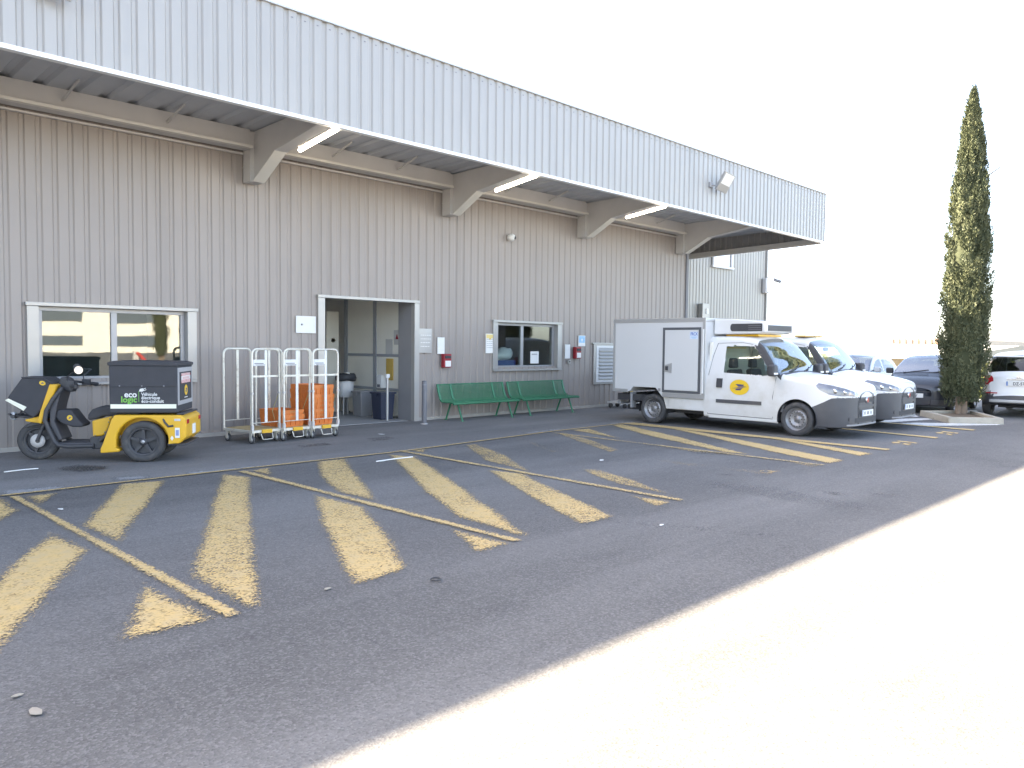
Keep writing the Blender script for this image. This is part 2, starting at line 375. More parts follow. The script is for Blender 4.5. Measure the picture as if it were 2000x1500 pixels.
for q in ([(0,960),(129,949),(138,957),(0,971)], [(361,923),(520,908),(512,914),(365,930)], [(212,934),(290,929),(296,936),(224,941)], [(690,888),(800,876),(820,874),(740,886)], [(1017,846),(1092,837.5),(1107,839),(1029,849.5)], [(1185,827),(1235,823),(1245,826),(1190,830)]):
    marking('pale_patch', px_poly(q), M_gpaint, .0095, .05, .12)
for q in ([(1714,823),(1740,819),(1812,817),(1822,820),(1720,827)], [(1745,828),(1790,826),(1850,827),(1950,829),(1955,831),(1800,833)], [(1560,806),(1700,800),(1790,812),(1795,815),(1600,812)]):
    marking('white_hatch_stripe', px_poly(q), M_wpaint, .008, -.05, .06)
M_stain = road_paint('oil_stain_film', (.045, .043, .042), (.06, .058, .056)); M_pale = road_paint('worn_aggregate', (.20, .198, .196), (.17, .168, .166))
for q, w in (([(95,916),(150,908),(215,911),(225,918),(160,925),(110,923)], .38), ([(1600,960),(1640,963),(1662,969),(1615,967)], .1), ([(1690,964),(1740,966),(1772,971),(1705,970)], .1), ([(1405,928),(1432,928),(1430,931.5),(1405,931)], .1),
             ([(700,858),(760,852),(790,858),(730,866)], .5), ([(1240,1003),(1310,1001),(1320,1006),(1250,1008)], .35), ([(1330,880),(1420,884),(1440,890),(1350,890)], .5), ([(560,872),(640,864),(660,870),(590,878)], .45)):
    marking('oil_stain', px_poly(q), M_stain, .0165, w, .14)
for q in ([(1060,985),(1290,1012),(1620,1040),(1660,1052),(1500,1062),(1240,1042),(1050,1010)], [(1350,930),(1560,950),(1760,990),(1720,1010),(1500,985),(1340,950)], [(560,1190),(800,1230),(960,1300),(860,1350),(640,1290),(520,1230)], [(150,1320),(420,1330),(560,1420),(300,1470),(120,1400)]):
    marking('worn_patch', px_poly(q), M_pale, .0060, .42, .45, .07)
for cx, cy in ((1766, 865), (1850, 846)):
    sc = 1.0 if cx < 1800 else .9
    for q in ([(-24,-1),(-8,-1.5),(-8,1.5),(-24,1)], [(-12,-4),(24,0),(24,2),(-12,-2)], [(-2,1),(12,3),(12,6),(-2,3.5)], [(10,-1),(16,0),(12,5),(6,4)]):
        marking('bay_number', px_poly([(cx+a*sc, cy+b*sc) for a, b in q]), M_ypaint, .008, .0, .05, .025, .03)

# ------------------------------------------------------------------ warehouse
WH = empty('warehouse', (0, 0, 0), 0, 'long metal-clad depot with an overhanging ribbed canopy along its front', 'building')
PITCHX = .215
RIB = [(0, 1), (.120, 1), (.142, 0), (.188, 0), (.210, 1)]
def rib_profile(x0, x1, depth, ph=0.0, pitch=PITCHX):
    pts = []; k0 = math.floor((x0-ph)/pitch)-1; k1 = math.ceil((x1-ph)/pitch)+1
    al = []
    for k in range(k0, k1+1):
        for a, h in RIB: al.append((ph+k*pitch+a*pitch/.215, h*depth))
    xs = [a for a, h in al]; hs = [h for a, h in al]
    it = lambda x: float(np.interp(x, xs, hs))
    pts = [(x0, it(x0))]+[(a, h) for a, h in al if x0+1e-4 < a < x1-1e-4]+[(x1, it(x1))]
    return pts
def rib_sheet(b, x0, x1, z0, z1, y, depth=.019, ph=0.0, sgn=-1):   # vertical sheet facing -Y (sgn -1)
    p = rib_profile(x0, x1, depth, ph); n = len(p)
    b.add([(a, y+sgn*h, z0) for a, h in p]+[(a, y+sgn*h, z1) for a, h in p], [[i, i+1, n+i+1, n+i] for i in range(n-1)])
def rib_sheet_y(b, y0, y1, z0a, z0b, z1, x, depth=.035, sgn=1):      # vertical sheet facing +X
    p = rib_profile(y0, y1, depth); n = len(p)
    zz = lambda y: z0a+(z0b-z0a)*(y-y0)/(y1-y0)
    b.add([(x+sgn*h, a, zz(a)) for a, h in p]+[(x+sgn*h, a, z1) for a, h in p], [[i, i+1, n+i+1, n+i] for i in range(n-1)])
W1 = (3.30, 5.60, 1.06, 2.16); DO = (8.20, 10.37, .0, 2.52); W2 = (12.80, 15.00, 1.13, 2.19)
XW0, XW1, ZW = -18.0, 20.94, 6.35
b = MB()
xs = [XW0, W1[0], W1[1], DO[0], DO[1], W2[0], W2[1], XW1]
for i in (0, 2, 4, 6): rib_sheet(b, xs[i], xs[i+1], .06, ZW, 0)
for wd in (W1, DO, W2):
    if wd[2] > .1: rib_sheet(b, wd[0], wd[1], .06, wd[2], 0)
    rib_sheet(b, wd[0], wd[1], wd[3], ZW, 0)
b.build('wall', M_clad, WH)
b = MB()
for a, c in ((XW0, DO[0]-.02), (DO[1]+.02, XW1-.08)): b.box(a, c, -.03, .1, -.05, .07)
b.build('plinth', M_conc, WH, .01)
# shell behind the cladding
b = MB(); b.box(XW0, XW1-.06, .05, 26, 6.2, 6.38); b.box(XW0, XW0+.2, .06, 26, -.05, 6.2); b.box(XW0, 31, 25.8, 26, -.05, 6.2); b.box(XW1-.06, 30.95, 2.62, 26, 6.2, 6.4); b.box(30.75, 30.95, 2.62, 26, -.05, 6.2)
b.build('roof', M_soffit, WH)
b = MB(); rib_sheet(b, XW1-.06, 30.95, .05, 6.6, 2.5); b.build('recessed_wall', M_clad2, WH)
b = MB(); b.box(XW1-.04, XW1+.0, .02, 2.5, .0, 6.3); b.build('return_wall', M_clad, WH)
MB().box(XW1-.08, XW1+.05, -.055, .0, .0, 5.2).build('corner_trim', mat('corner_flashing', (.15, .15, .165), .5, .2), WH, .008)
MB().box(30.93, 31.03, 2.42, 2.55, .0, 6.6).build('corner_trim', M_clad2, WH, .008)

def window(w, split, name):
    x0, x1, z0, z1 = w
    e = empty('window', (0, 0, 0)); e.parent = WH
    MB().box(x0-.13, x1+.13, -.085, .02, z1-.01, z1+.045).build('head_trim', M_trim, e, .004)
    for a, c in ((x0-.11, x0+.045), (x1-.045, x1+.11)): MB().box(a, c, -.065, .14, z0-.06, z1-.012).build('side_trim', M_trim, e, .004)
    MB().box(x0-.10, x1+.10, -.09, .14, z0-.10, z0-.062).build('sill', M_trim, e, .004)
    f = MB()
    a, c = x0+.047, x1-.047
    for q in ((a, c, z0-.06, z0+.03), (a, c, z1-.075, z1-.012)): f.box(q[0], q[1], .055, .12, q[2], q[3])
    for q in ((a, a+.07), (split-.045, split+.045), (c-.07, c)): f.box(q[0], q[1], .056, .121, z0+.03, z1-.075)
    f.build('frame', M_frame, e, .004)
    for q in ((a+.07, split-.045), (split+.045, c-.07)): MB().box(q[0], q[1], .083, .093, z0+.03, z1-.075).build('pane', M_glass, e)
    return e
window(W1, 4.43, 'a'); window(W2, 13.78, 'b')
# rooms behind the windows
def room(x0, x1, y1, z1, m, mf):
    r = MB(); r.box(x0-.06, x0, .13, y1, .0, z1); r.box(x1, x1+.06, .13, y1, .0, z1); r.box(x0-.06, x1+.06, y1, y1+.06, 0, z1); r.box(x0-.06, x1+.06, .13, y1+.06, z1, z1+.05)
    r.cm = 1; r.box(x0, x1, .13, y1, -.02, .012); return r.build('room_lining', [m, mf], WH)
M_room = mat('room_paint', (.36, .36, .37), .8); M_floor = mat('room_floor', (.10, .10, .11), .7)
room(2.6, 6.4, 4, 2.7, M_room, M_floor); room(11.6, 16.2, 5, 2.7, M_room, M_floor)
# doorway
e = empty('doorway', (0, 0, 0)); e.parent = WH
MB().box(DO[0]-.16, DO[1]+.13, -.085, .02, DO[3]-.005, DO[3]+.05).build('head_trim', M_trim, e, .004)
for a, c in ((DO[0]-.15, DO[0]+.0), (DO[1], DO[1]+.13)): MB().box(a, c, -.07, .05, .0, DO[3]-.007).build('jamb', M_trim, e, .004)
MB().box(DO[1]+.005, DO[1]+.10, .052, .50, .0, DO[3]+.2).build('sliding_door_edge', mat('door_edge', (.27, .265, .27), .5), e)
MB().box(DO[0]-.25, DO[1]+.2, .07, .5, DO[3]+.02, DO[3]+.25).build('lintel', M_steel, e)
room(7.85, 10.62, 5.2, 2.85, mat('hall_paint', (.78, .75, .70), .8), mat('hall_floor', (.34, .34, .34), .6))
# side partition inside the hall (plane X = 10.5)
e = empty('partition', (0, 0, 0)); e.parent = WH
for y0, y1 in ((.62, 1.5), (1.62, 2.66)):
    for z0, z1 in ((.05, .60), (.66, 1.36), (1.42, 2.84)): MB().box(10.52, 10.56, y0, y1, z0, z1).build('panel', M_cream, e, .004)
b = MB()
for y0, y1 in ((.52, .62), (1.5, 1.62), (2.66, 2.80)): b.box(10.50, 10.58, y0, y1, 0.012, 2.84)
for z0, z1 in ((.60, .66), (1.36, 1.42)):
    for y0, y1 in ((.62, 1.5), (1.62, 2.66)): b.box(10.505, 10.575, y0, y1, z0, z1)
b.build('rail', mat('partition_rail', (.34, .35, .37), .5), e, .004)
b = MB(); b.box(10.05, 10.38, 2.84, 2.88, .02, 2.4); b.build('inner_door', M_cream, e, .004)
b = MB(); b.lathe([(0, .05), (.02, .05), (.02, .0)][::1], (10.22, 2.82, 1.72), 'y', 14); b.build('lock', mat('brass', (.25, .18, .10), .4, .6), e)
MB().box(9.4, 9.75, 2.9, 3.2, .0, 2.6).build('locker', mat('locker_blue', (.10, .12, .17), .5), e, .01)
MB().box(9.80, 10.0, 2.9, 3.2, .0, 2.6).build('locker', mat('locker_grey', (.25, .26, .28), .5), e, .01)

# canopy
CX0, CX1, CY, CZ0, CZ1 = XW0, 25.0, -2.5, 5.02, 6.56
CA = empty('canopy', (0, 0, 0)); CA.parent = WH
b = MB(); rib_sheet(b, CX0, CX1, CZ0+.03, CZ1, CY, .026, .05); b.build('fascia', M_fascia, CA)
b = MB(); rib_sheet_y(b, CY, 2.5, CZ0+.02, 4.88, CZ1-.05, CX1, .035); b.build('end_fascia', M_fascia, CA)
b = MB()
for k in range(int((CX1-6)/PITCHX)):
    x = 6.05+k*PITCHX+.065
    b.box(x-.014, x+.014, CY-.032, CY-.025, CZ1-.10, CZ1-.085)
b.build('fixing_row', M_ink, CA)['kind'] = 'stuff'
MB().box(CX0, CX1+.06, CY-.045, CY+.06, CZ0-.012, CZ0+.045).build('flashing', M_flash, CA, .004)
MB().box(CX0, CX1+.10, CY-.06, CY+.30, CZ1, CZ1+.035).build('coping', M_alu, CA, .004)
MB().box(CX1-.03, CX1+.06, CY+.30, 2.6, CZ1-.05, CZ1-.02).build('coping', M_alu, CA)
# soffit deck with ribs running out from the wall
p = rib_profile(CX0, 20.4, .045, 0, .43); n = len(p)
zs = lambda y: 5.36+(y+2.5)*-.02
b = MB()
for ya, yb in ((-2.42, .02),): b.add([(a, ya, zs(ya)+.05-h) for a, h in p]+[(a, yb, zs(yb)+.05-h) for a, h in p], [[i, n+i, n+i+1, i+1] for i in range(n-1)])
p2 = rib_profile(20.4, CX1-.03, .045, 0, .43); n2 = len(p2)
b.add([(a, -2.42, 5.62-h) for a, h in p2]+[(a, 2.5, 5.54-h) for a, h in p2], [[i, n2+i, n2+i+1, i+1] for i in range(n2-1)])
b.build('soffit', M_soffit, CA)
b = MB(); b.box(CX0, CX1-.04, CY+.05, 2.55, 5.98, 6.08); b.box(CX0, CX0+.05, CY+.05, .1, 5.05, 6.4); b.box(CX0, CX1-.05, CY+.055, CY+.075, 5.1, 6.5); b.build('roof_deck', M_soffit, CA)
b = MB(); b.add([(CX1-.16, CY+.08, 4.99), (CX1-.03, CY+.08, 4.99), (CX1-.03, 2.5, 4.84), (CX1-.16, 2.5, 4.84), (CX1-.16, CY+.08, 5.17), (CX1-.03, CY+.08, 5.17), (CX1-.03, 2.5, 5.02), (CX1-.16, 2.5, 5.02)],
      [(0,3,2,1),(4,5,6,7),(0,1,5,4),(1,2,6,5),(2,3,7,6),(3,0,4,7)]); b.build('end_beam', M_steelp, CA)
BR = [-11.57, -7.0, -2.43, 2.13, 6.70, 11.27, 15.82, 20.40]
proto = None
for x in BR:
    if proto is None:
        o = empty('bracket', (x, 0, 0)); o.parent = CA; proto = o
        MB().prism([(-.04, 4.46), (-.34, 4.46), (-1.12, 4.86), (-2.42, 5.03), (-2.42, 5.34), (-.04, 5.30)], -.055, .055, 'x').build('web', M_steel, o)
        w = .11
        def plate(y0, z0, y1, z1, t=.016):
            return MB().add([(sx*w, y, z-dz) for (y, z) in ((y0, z0), (y1, z1)) for sx in (-1, 1) for dz in (0, t)], [(0,2,6,4),(1,5,7,3),(0,4,5,1),(2,3,7,6),(0,1,3,2),(4,6,7,5)])
        plate(-.36, 4.452, -1.12, 4.853).build('flange', M_steelp, o); plate(-1.121, 4.853, -2.42, 5.022).build('flange', M_steel, o)
        MB().box(-.13, .13, -.30, -.036, 4.44, 5.30).build('end_plate', M_steel, o, .004)
        MB().box(-.14, .14, -.31, -.036, 4.70, 4.715).build('stiffener', M_steel, o)
    else:
        o = copy_tree(proto, CA); o.location = (x, 0, 0)
for a, c in zip(BR[:-1], BR[1:]):
    b = MB(); b.box(a+.14, c-.14, -.32, -.30, 5.0, 5.32); b.box(a+.14, c-.14, -.32, -.12, 4.985, 4.999); b.build('wall_beam', M_steel, CA)
    MB().box(a+.14, c-.14, -.43, -.322, 4.985, 5.03).build('beam_flange', M_steelp, CA)
    MB().box(a+.14, c-.14, -.08, -.025, 4.93, 4.96).build('wall_trim', M_steel, CA)
    for t in (.33, .66): MB().tube([((a+(c-a)*t), -.33, 5.15), (a+(c-a)*t+.05, -.9, 5.33)], .02, 6).build('tie_rod', M_steel, CA)

# louvre vent
v = empty('wall_vent', (0, 0, 0)); v.parent = WH
MB().box(16.42, 17.55, -.06, -.034, .62, 1.70).build('surround', M_trim, v, .004)
MB().box(16.35, 17.6, -.085, -.034, 1.70, 1.74).build('head_trim', M_trim, v, .004)
b = MB(); b.box(16.52, 16.62, -.075, -.061, .68, 1.66); b.box(17.38, 17.48, -.075, -.061, .68, 1.66); b.box(16.62, 17.38, -.075, -.061, 1.60, 1.66); b.box(16.62, 17.38, -.075, -.061, .68, .74); b.build('frame', M_paper, v)
for k in range(9):
    z = .77+k*.094
    MB().add([(16.62, -.064, z+.07), (17.38, -.064, z+.07), (17.38, -.10, z), (16.62, -.10, z), (16.62, -.064, z+.055), (17.38, -.064, z+.055), (17.38, -.10, z-.012), (16.62, -.10, z-.012)],
             [(0,1,2,3),(7,6,5,4),(3,2,6,7),(0,4,5,1)]).build('slat', M_trim, v)
# recessed wall window
v = empty('window', (0, 0, 0)); v.parent = WH
MB().box(26.55, 28.15, 2.38, 2.47, 4.70, 4.78).build('sill', M_paper, v); MB().box(26.6, 26.72, 2.40, 2.46, 4.78, 6.2).build('side_trim', M_paper, v); MB().box(27.95, 28.1, 2.40, 2.46, 4.78, 6.2).build('side_trim', M_paper, v)
MB().box(26.72, 27.95, 2.445, 2.455, 4.78, 6.2).build('pane', mat('upper_pane', (.45, .45, .46), .05, .6), v)

# ------------------------------------------------------------------ fixtures on the building
for i, (x, lab) in enumerate(((6.95, 'lit fluorescent tube under the canopy, on the beam above the doorway side with roll trolleys'), (11.53, 'lit fluorescent tube under the canopy, on the beam above the green benches'), (16.08, 'lit fluorescent tube under the canopy, on the beam before the refrigerated van'))):
    e = empty('tube_light', (x, 0, 0), 0, lab, 'lamp', 'tube lights under the canopy')
    d = Vector((0, -1.15, .14))
    a = Vector((0, -1.30, 4.87)); c = a+d
    MB().tube([a, c], .032, 10).build('tube', M_tube, e)
    MB().tube([a+Vector((0, .02, .05)), c+Vector((0, 0, .05))], .022, 6).build('batten', M_paper, e)
    b = MB()
    for t in (.15, .85): q = a+d*t; b.box(-.01, .01, q.y-.01, q.y+.01, q.z+.05, 5.36)
    b.build('hanger', M_steel, e)
    MB().box(-.24, -.015, a.y-.02, a.y, a.z+.06, a.z+.08).build('clip', M_steel, e)
def floodlight(x, z, lab):
    e = empty('floodlight', (x, CY, z), 0, lab, 'floodlight')
    MB().box(-.16, .0, -.075, -.03, -.13, .0).build('wall_plate', M_grey, e, .006)
    b = MB(); b.tube([(-.08, -.05, -.06), (-.02, -.2, -.1), (.08, -.24, -.06)], .018, 6); b.build('arm', M_grey, e)
    h = MB(); h.box(-.19, .19, -.04, .04, -.25, .25); o = h.build('housing', M_trim, e, .012); o.location = (.16, -.32, .0); o.rotation_euler = (R(28), R(12), R(-12))
    h = MB(); h.box(-.16, .16, -.047, -.041, -.06, .22); o2 = h.build('lens', mat('flood_lens', (.82, .82, .78), .25), o)
    return e
floodlight(18.05, 5.86, 'small white floodlight on the canopy fascia above the vans')
floodlight(2.75, 5.93, 'floodlight on the canopy fascia above the tricycle')
e = empty('dome_camera', (13.2, -.036, 4.18), 0, 'white dome security camera on the ribbed wall under the canopy', 'camera')
MB().lathe([(0, .07), (-.05, .075), (-.09, .07), (-.10, .055)], (0, 0, 0), 'y', 16).build('housing', M_paper, e)
MB().lathe([(-.07, .088), (-.11, .085), (-.15, .065), (-.175, .03), (-.18, 0)], (0, 0, 0), 'y', 16).build('ball', M_paper, e); MB().lathe([(0, .042), (-.03, .036), (-.045, .0)], (.035, -.145, -.01), 'y', 14).build('lens', M_black, e)

def sign(name, x, z, w, h, m, lab, cat, t=.012, y=-.036):
    e = empty(name, (x, y, z), 0, lab, cat)
    MB().box(-w/2, w/2, -t, 0, -h/2, h/2).build('board', m, e, .002)
    return e
def marks(e, w, h, rows, m, t=.012, seed=1):
    rnd = random.Random(seed); b = MB()
    for k in range(rows):
        z = h*.40-k*h*.8/max(1, rows-1); x = -w*.4
        while x < w*.34:
            l = rnd.uniform(.06, .22)*w; b.box(x, min(x+l, w*.42), -t-.0015, -t, z-h*.018, z+h*.018); x += l+.04*w
    b.build('print', m, e)
e = sign('sign_board', 7.80, 1.99, .42, .32, M_paper, 'blank white board with a lock beside the doorway above the trolleys', 'sign')
MB().lathe([(-.012, .018), (-.03, .016), (-.03, 0)], (-.09, 0, 0), 'y', 10).build('lock', M_ink, e)
e = sign('wall_plaque', 10.68, 1.72, .34, .52, mat('plaque', (.42, .41, .40), .3, .5), 'brushed metal plaque on the wall just past the doorway jamb', 'sign', .02); marks(e, .34, .3, 4, M_paper, .02, 3)
e = sign('notice_sheet', 11.12, 1.62, .20, .36, M_paper, 'plain white sheet above the red alarm box next to the doorway', 'notice')
e = sign('notice_sheet', 12.60, 1.68, .27, .45, M_paper, 'white notice with a yellow header by the small window', 'notice')
MB().box(-.12, .12, -.0135, -.012, .12, .21).build('header', mat('pale_yellow', (.80, .62, .25), .6), e); MB().lathe([(-.0135, .025), (-.0145, .025), (-.0145, 0)], (0, 0, .11), 'y', 12).build('emblem', M_logo, e); marks(e, .27, .24, 5, M_ink, .012, 5)
e = sign('notice_sheet', 15.36, 1.50, .20, .36, M_paper, 'plain white sheet between the small window and the blue notice', 'notice')
e = sign('information_sign', 15.93, 1.78, .28, .28, M_paper, 'square blue and white notice above the second red alarm box', 'sign')
MB().box(-.12, .12, -.014, -.012, -.05, .10).build('blue_field', M_lblue, e); MB().box(-.12, .12, -.014, -.012, .105, .13).build('blue_field', M_lblue, e); b = MB(); b.disc((0, -.0155, .03), .03, 'y', 14); b.box(-.008, .008, -.016, -.0145, -.03, .03); b.build('symbol', M_paper, e)
for x, z, lab in ((11.24, 1.29, 'red alarm call box with white label beside the doorway'), (15.70, 1.47, 'red alarm call box with white label right of the small window')):
    e = empty('alarm_box', (x, -.036, z), 0, lab, 'alarm', 'red alarm boxes')
    MB().box(-.11, .11, -.10, 0, -.15, .15).build('case', M_red, e, .012)
    MB().box(-.07, .09, -.103, -.1005, -.13, .0).build('label_plate', M_paper, e); MB().box(-.08, .08, -.115, -.1005, .05, .11).build('button', M_dark, e)
e = empty('push_button', (15.40, -.036, 1.24), 0, 'tiny grey button box under the white sheet', 'button'); MB().box(-.045, .045, -.05, 0, -.045, .045).build('case', M_trim, e, .006); MB().lathe([(-.05, .02), (-.06, .02), (-.06, 0)], (0, 0, 0), 'y', 10).build('button', M_dark, e)
e = empty('wall_lamp', (30.8, 2.46, 4.25), 0, 'small grey wall lamp at the far end of the recessed wall', 'lamp'); MB().box(-.2, .12, -.18, 0, -.32, .3).build('housing', M_steel, e, .03); MB().box(-.12, .1, -.2, -.181, -.25, -.05).build('lens', M_lens, e)
e = empty('bullet_camera', (31.03, 2.46, 4.62), 0, 'dark bullet camera sticking out from the building end', 'camera'); MB().tube([(0, 0, 0), (.6, -.1, -.02)], .02, 6).build('arm', M_steel, e); MB().tube([(.5, -.08, -.08), (.8, -.2, -.14)], .07, 10).build('body', M_ink, e)
e = empty('junction_box', (25.95, 2.46, 3.0), 0, 'grey junction box on the recessed wall above the refrigerated van', 'box'); MB().box(-.28, .18, -.2, 0, -.3, .28).build('case', M_trim, e, .02); MB().box(-.05, .12, -.225, -.201, -.1, .1).build('cover', M_paper, e)
# things inside the hall on the partition
e = empty('notice_sheet', (10.515, .95, 1.65), R(-90), 'grey printed sheets pinned on the cream partition inside the doorway', 'notice')
b = MB(); b.box(-.20, .05, -.004, 0, -.28, .1); b.box(.10, .33, -.004, 0, -.02, .3); b.build('sheet', mat('old_paper', (.55, .53, .50), .7), e); b = MB(); b.prism([(.16, .10), (.27, .10), (.215, .22)], -.0055, -.0042, 'y'); b.build('triangle', M_red, e)
e = empty('notice_sheet', (10.515, .98, 1.10), R(-90), 'yellow folder hanging on the partition rail inside the doorway', 'notice'); MB().box(-.12, .12, -.03, 0, -.26, .22).build('sheet', mat('ochre_card', (.62, .40, .10), .6), e, .005)
e = empty('paper_dispenser', (10.515, 1.22, .80), R(-90), 'small white box fixed to the partition inside the doorway', 'box'); MB().box(-.1, .1, -.14, 0, -.15, .15).build('case', M_paper, e, .02); MB().box(-.05, .05, -.15, -.141, -.12, -.06).build('slot', M_ink, e)

# rubbish bins
e = empty('waste_bin', (10.12, 2.15, .012), 0, 'white waste bin with black bag rim on a stand inside the doorway', 'bin')
MB().lathe([(.42, .15), (.43, .17), (.86, .19), (.86, .17)], (0, 0, 0), 'z', 20).build('tub', mat('bin_white', (.72, .72, .72), .5), e)
b = MB(); b.lathe([(.80, .195), (.78, .225), (.86, .24), (.93, .22), (.95, .17), (.93, .12), (.88, .0)], (0, 0, 0), 'z', 18)
for i, vv in enumerate(b.v): b.v[i] = (vv[0]*(1+.06*math.sin(i*2.3)), vv[1]*(1+.06*math.cos(i*1.7)), vv[2]+.012*math.sin(i*1.3))
b.build('bag', M_black, e)
b = MB(); b.box(-.05, .07, -.06, .05, .93, .97); b.build('scrap_paper', M_paper, e)
b = MB()
for sx, sy in ((-.14, -.12), (.14, -.12), (-.14, .12), (.14, .12)): b.tube([(sx, sy, 0), (sx*.9, sy*.9, .44)], .014, 6)
b.lathe([(.40, .145), (.42, .165), (.42, .155)], (0, 0, 0), 'z', 16); b.build('stand', M_steel, e)
def bin_(name, loc, w, h, m, lab):
    e = empty(name, loc, 0, lab, 'bin')
    b = MB(); t = .82
    vs_ = [(sx*w/2*t, sy*w/2*t, 0) for sx, sy in ((-1,-1),(1,-1),(1,1),(-1,1))]+[(sx*w/2, sy*w/2, h) for sx, sy in ((-1,-1),(1,-1),(1,1),(-1,1))]
    b.add(vs_, [(0,3,2,1),(0,1,5,4),(1,2,6,5),(2,3,7,6),(3,0,4,7)]); b.build('tub', m, e, .02)
    MB().box(-w/2-.02, w/2+.02, -w/2-.02, w/2+.02, h-.03, h+.012).build('rim', m, e, .012)
    MB().box(-w/2-.035, -w/2-.02, -.06, .06, h-.08, h-.02).build('handle', m, e)
bin_('rubbish_bin', (10.22, 1.60, .012), .36, .56, M_grey, 'mid grey square bin against the partition inside the doorway')
bin_('rubbish_bin', (10.13, .72, .012), .38, .58, M_navy, 'dark navy square bin just inside the doorway')
e = empty('barrier_post', (9.98, .36, .004), 0, 'thin grey post with a white catch inside the doorway', 'post'); MB().tube([(0, 0, 0), (0, 0, .92)], .028, 10).build('post', M_alu, e); MB().box(-.05, .04, -.04, .03, .92, 1.0).build('catch', M_paper, e, .01)
e = empty('bollard', (10.18, -.64, .004), 0, 'dark grey steel bollard beside the doorway', 'bollard'); MB().lathe([(0, .052), (.86, .052), (.885, .045), (.895, .0)], (0, 0, 0), 'z', 20).build('post', mat('bollard_grey', (.16, .16, .175), .45), e); MB().lathe([(.0, .075), (.012, .07), (.014, .05)], (0, 0, 0), 'z', 20).build('base_plate', M_steel, e); MB().lathe([(.80, .0535), (.82, .0535)], (0, 0, 0), 'z', 20).build('band', M_ink, e)
# things behind the small window
e = empty('table', (13.2, .62, .012), 0, 'desk behind the small window', 'table'); MB().box(-.9, 1.5, -.35, .45, .98, 1.02).build('top', M_navy, e)
b = MB()
for a, c in ((-.85, -.3), (1.45, -.3), (-.85, .4), (1.45, .4)): b.box(a-.025, a+.025, c-.025, c+.025, 0, .98)
b.build('legs', M_steel, e)
e = empty('mail_sack', (13.36, .34, 1.27), .2, 'crumpled white sack lying behind the small window', 'sack')
b = MB(); b.smooth = True
for i in range(9):
    for j in range(16):
        t = i/8*math.pi; a = j/16*2*math.pi; rr = 1+.13*math.sin(3*a+i)+.1*math.cos(5*a-2*i)
        b.v.append((.36*math.cos(t)*1.1, .2*math.sin(t)*math.cos(a)*rr, .14+.16*math.sin(t)*math.sin(a)*rr+.06*math.cos(t)))
for i in range(8):
    for j in range(16): b.f.append([i*16+j, i*16+(j+1) % 16, (i+1)*16+(j+1) % 16, (i+1)*16+j]); b.m.append(0); b.sm.append(True)
b.build('sack', M_paper, e)
e = empty('paper_tray', (13.20, .33, 1.03), 0, 'blue tray on the desk behind the small window', 'tray'); MB().box(-.3, .5, -.14, .14, 0, .25).build('tray', mat('tray_blue', (.05, .10, .30), .5), e, .01); MB().box(-.25, .3, -.145, -.141, .05, .11).build('label_strip', M_ink, e)
e = empty('notice_sheet', (14.25, .079, 1.36), 0, 'white page taped inside the small window pane', 'notice'); MB().box(-.15, .15, -.002, .0, -.16, .14).build('page', M_paper, e); MB().box(-.1, .1, -.0035, -.0022, .06, .08).build('print', M_ink, e)
# ------------------------------------------------------------------ benches
def bench(x, rz, lab):
    e = empty('bench', (x, -.12, .004), rz, lab, 'bench', 'green perforated benches by the wall')
    Lb = 2.02
    prof = [(-.02, .77), (-.05, .66), (-.085, .55), (-.13, .45), (-.19, .405), (-.30, .395), (-.42, .40), (-.53, .405), (-.57, .39), (-.575, .36)]
    b = MB()
    for i in range(len(prof)-1):      # thin cross ribs along the length
        (y0, z0), (y1, z1) = prof[i], prof[i+1]
        l = math.hypot(y1-y0, z1-z0); n = max(1, round(l/.028))
        for k in range(n):
            y, z = y0+(y1-y0)*k/n, z0+(z1-z0)*k/n
            b.box(0, Lb, y-.0052, y+.0052, z-.0052, z+.0052)
    for k in range(int(Lb/.03)+1):
        x_ = k*.03
        pts = [(x_, y, z) for y, z in prof]
        n = len(pts); wd = .0055
        b.add([(x_-wd, y, z+.001) for y, z in prof]+[(x_+wd, y, z+.001) for y, z in prof], [[i, n+i, n+i+1, i+1] for i in range(n-1)])
    b.build('mesh_seat', M_green, e)['kind'] = 'stuff'
    for a in (0, Lb-.05, .36, Lb-.40):
        b = MB(); n = len(prof)
        vv = [(x_, y+dy, z+dz) for x_ in (a, a+.05) for dy, dz in ((-.009, .003), (.010, -.010)) for y, z in prof]
        b.add(vv, [[i, i+1, 2*n+i+1, 2*n+i] for i in range(n-1)]+[[n+i, 3*n+i, 3*n+i+1, n+i+1] for i in range(n-1)]+[[i, n+i, n+i+1, i+1] for i in range(n-1)]+[[2*n+i, 2*n+i+1, 3*n+i+1, 3*n+i] for i in range(n-1)]).build('rib_strap', M_green, e)
    MB().tube([(0, -.575, .375), (Lb, -.575, .375)], .02, 8).build('front_edge', M_green, e); MB().tube([(0, -.02, .77), (Lb, -.02, .77)], .013, 8).build('top_edge', M_green, e)
    for a in (.24, Lb-.26):
        l = MB(); l.tube([(a, -.60, 0), (a, -.46, .34), (a, -.42, .375), (a, -.24, .375), (a, -.2, .34), (a, -.06, 0)], .021, 8); l.build('leg', M_green, e)
        for y in (-.60, -.06): MB().box(a-.035, a+.035, y-.04, y+.04, 0, .008).build('foot', M_green, e)
    return e
bench(10.92, 0, 'green mesh steel bench, the one closer to the doorway'); bench(13.05, 0, 'green mesh steel bench, the one closer to the vans')

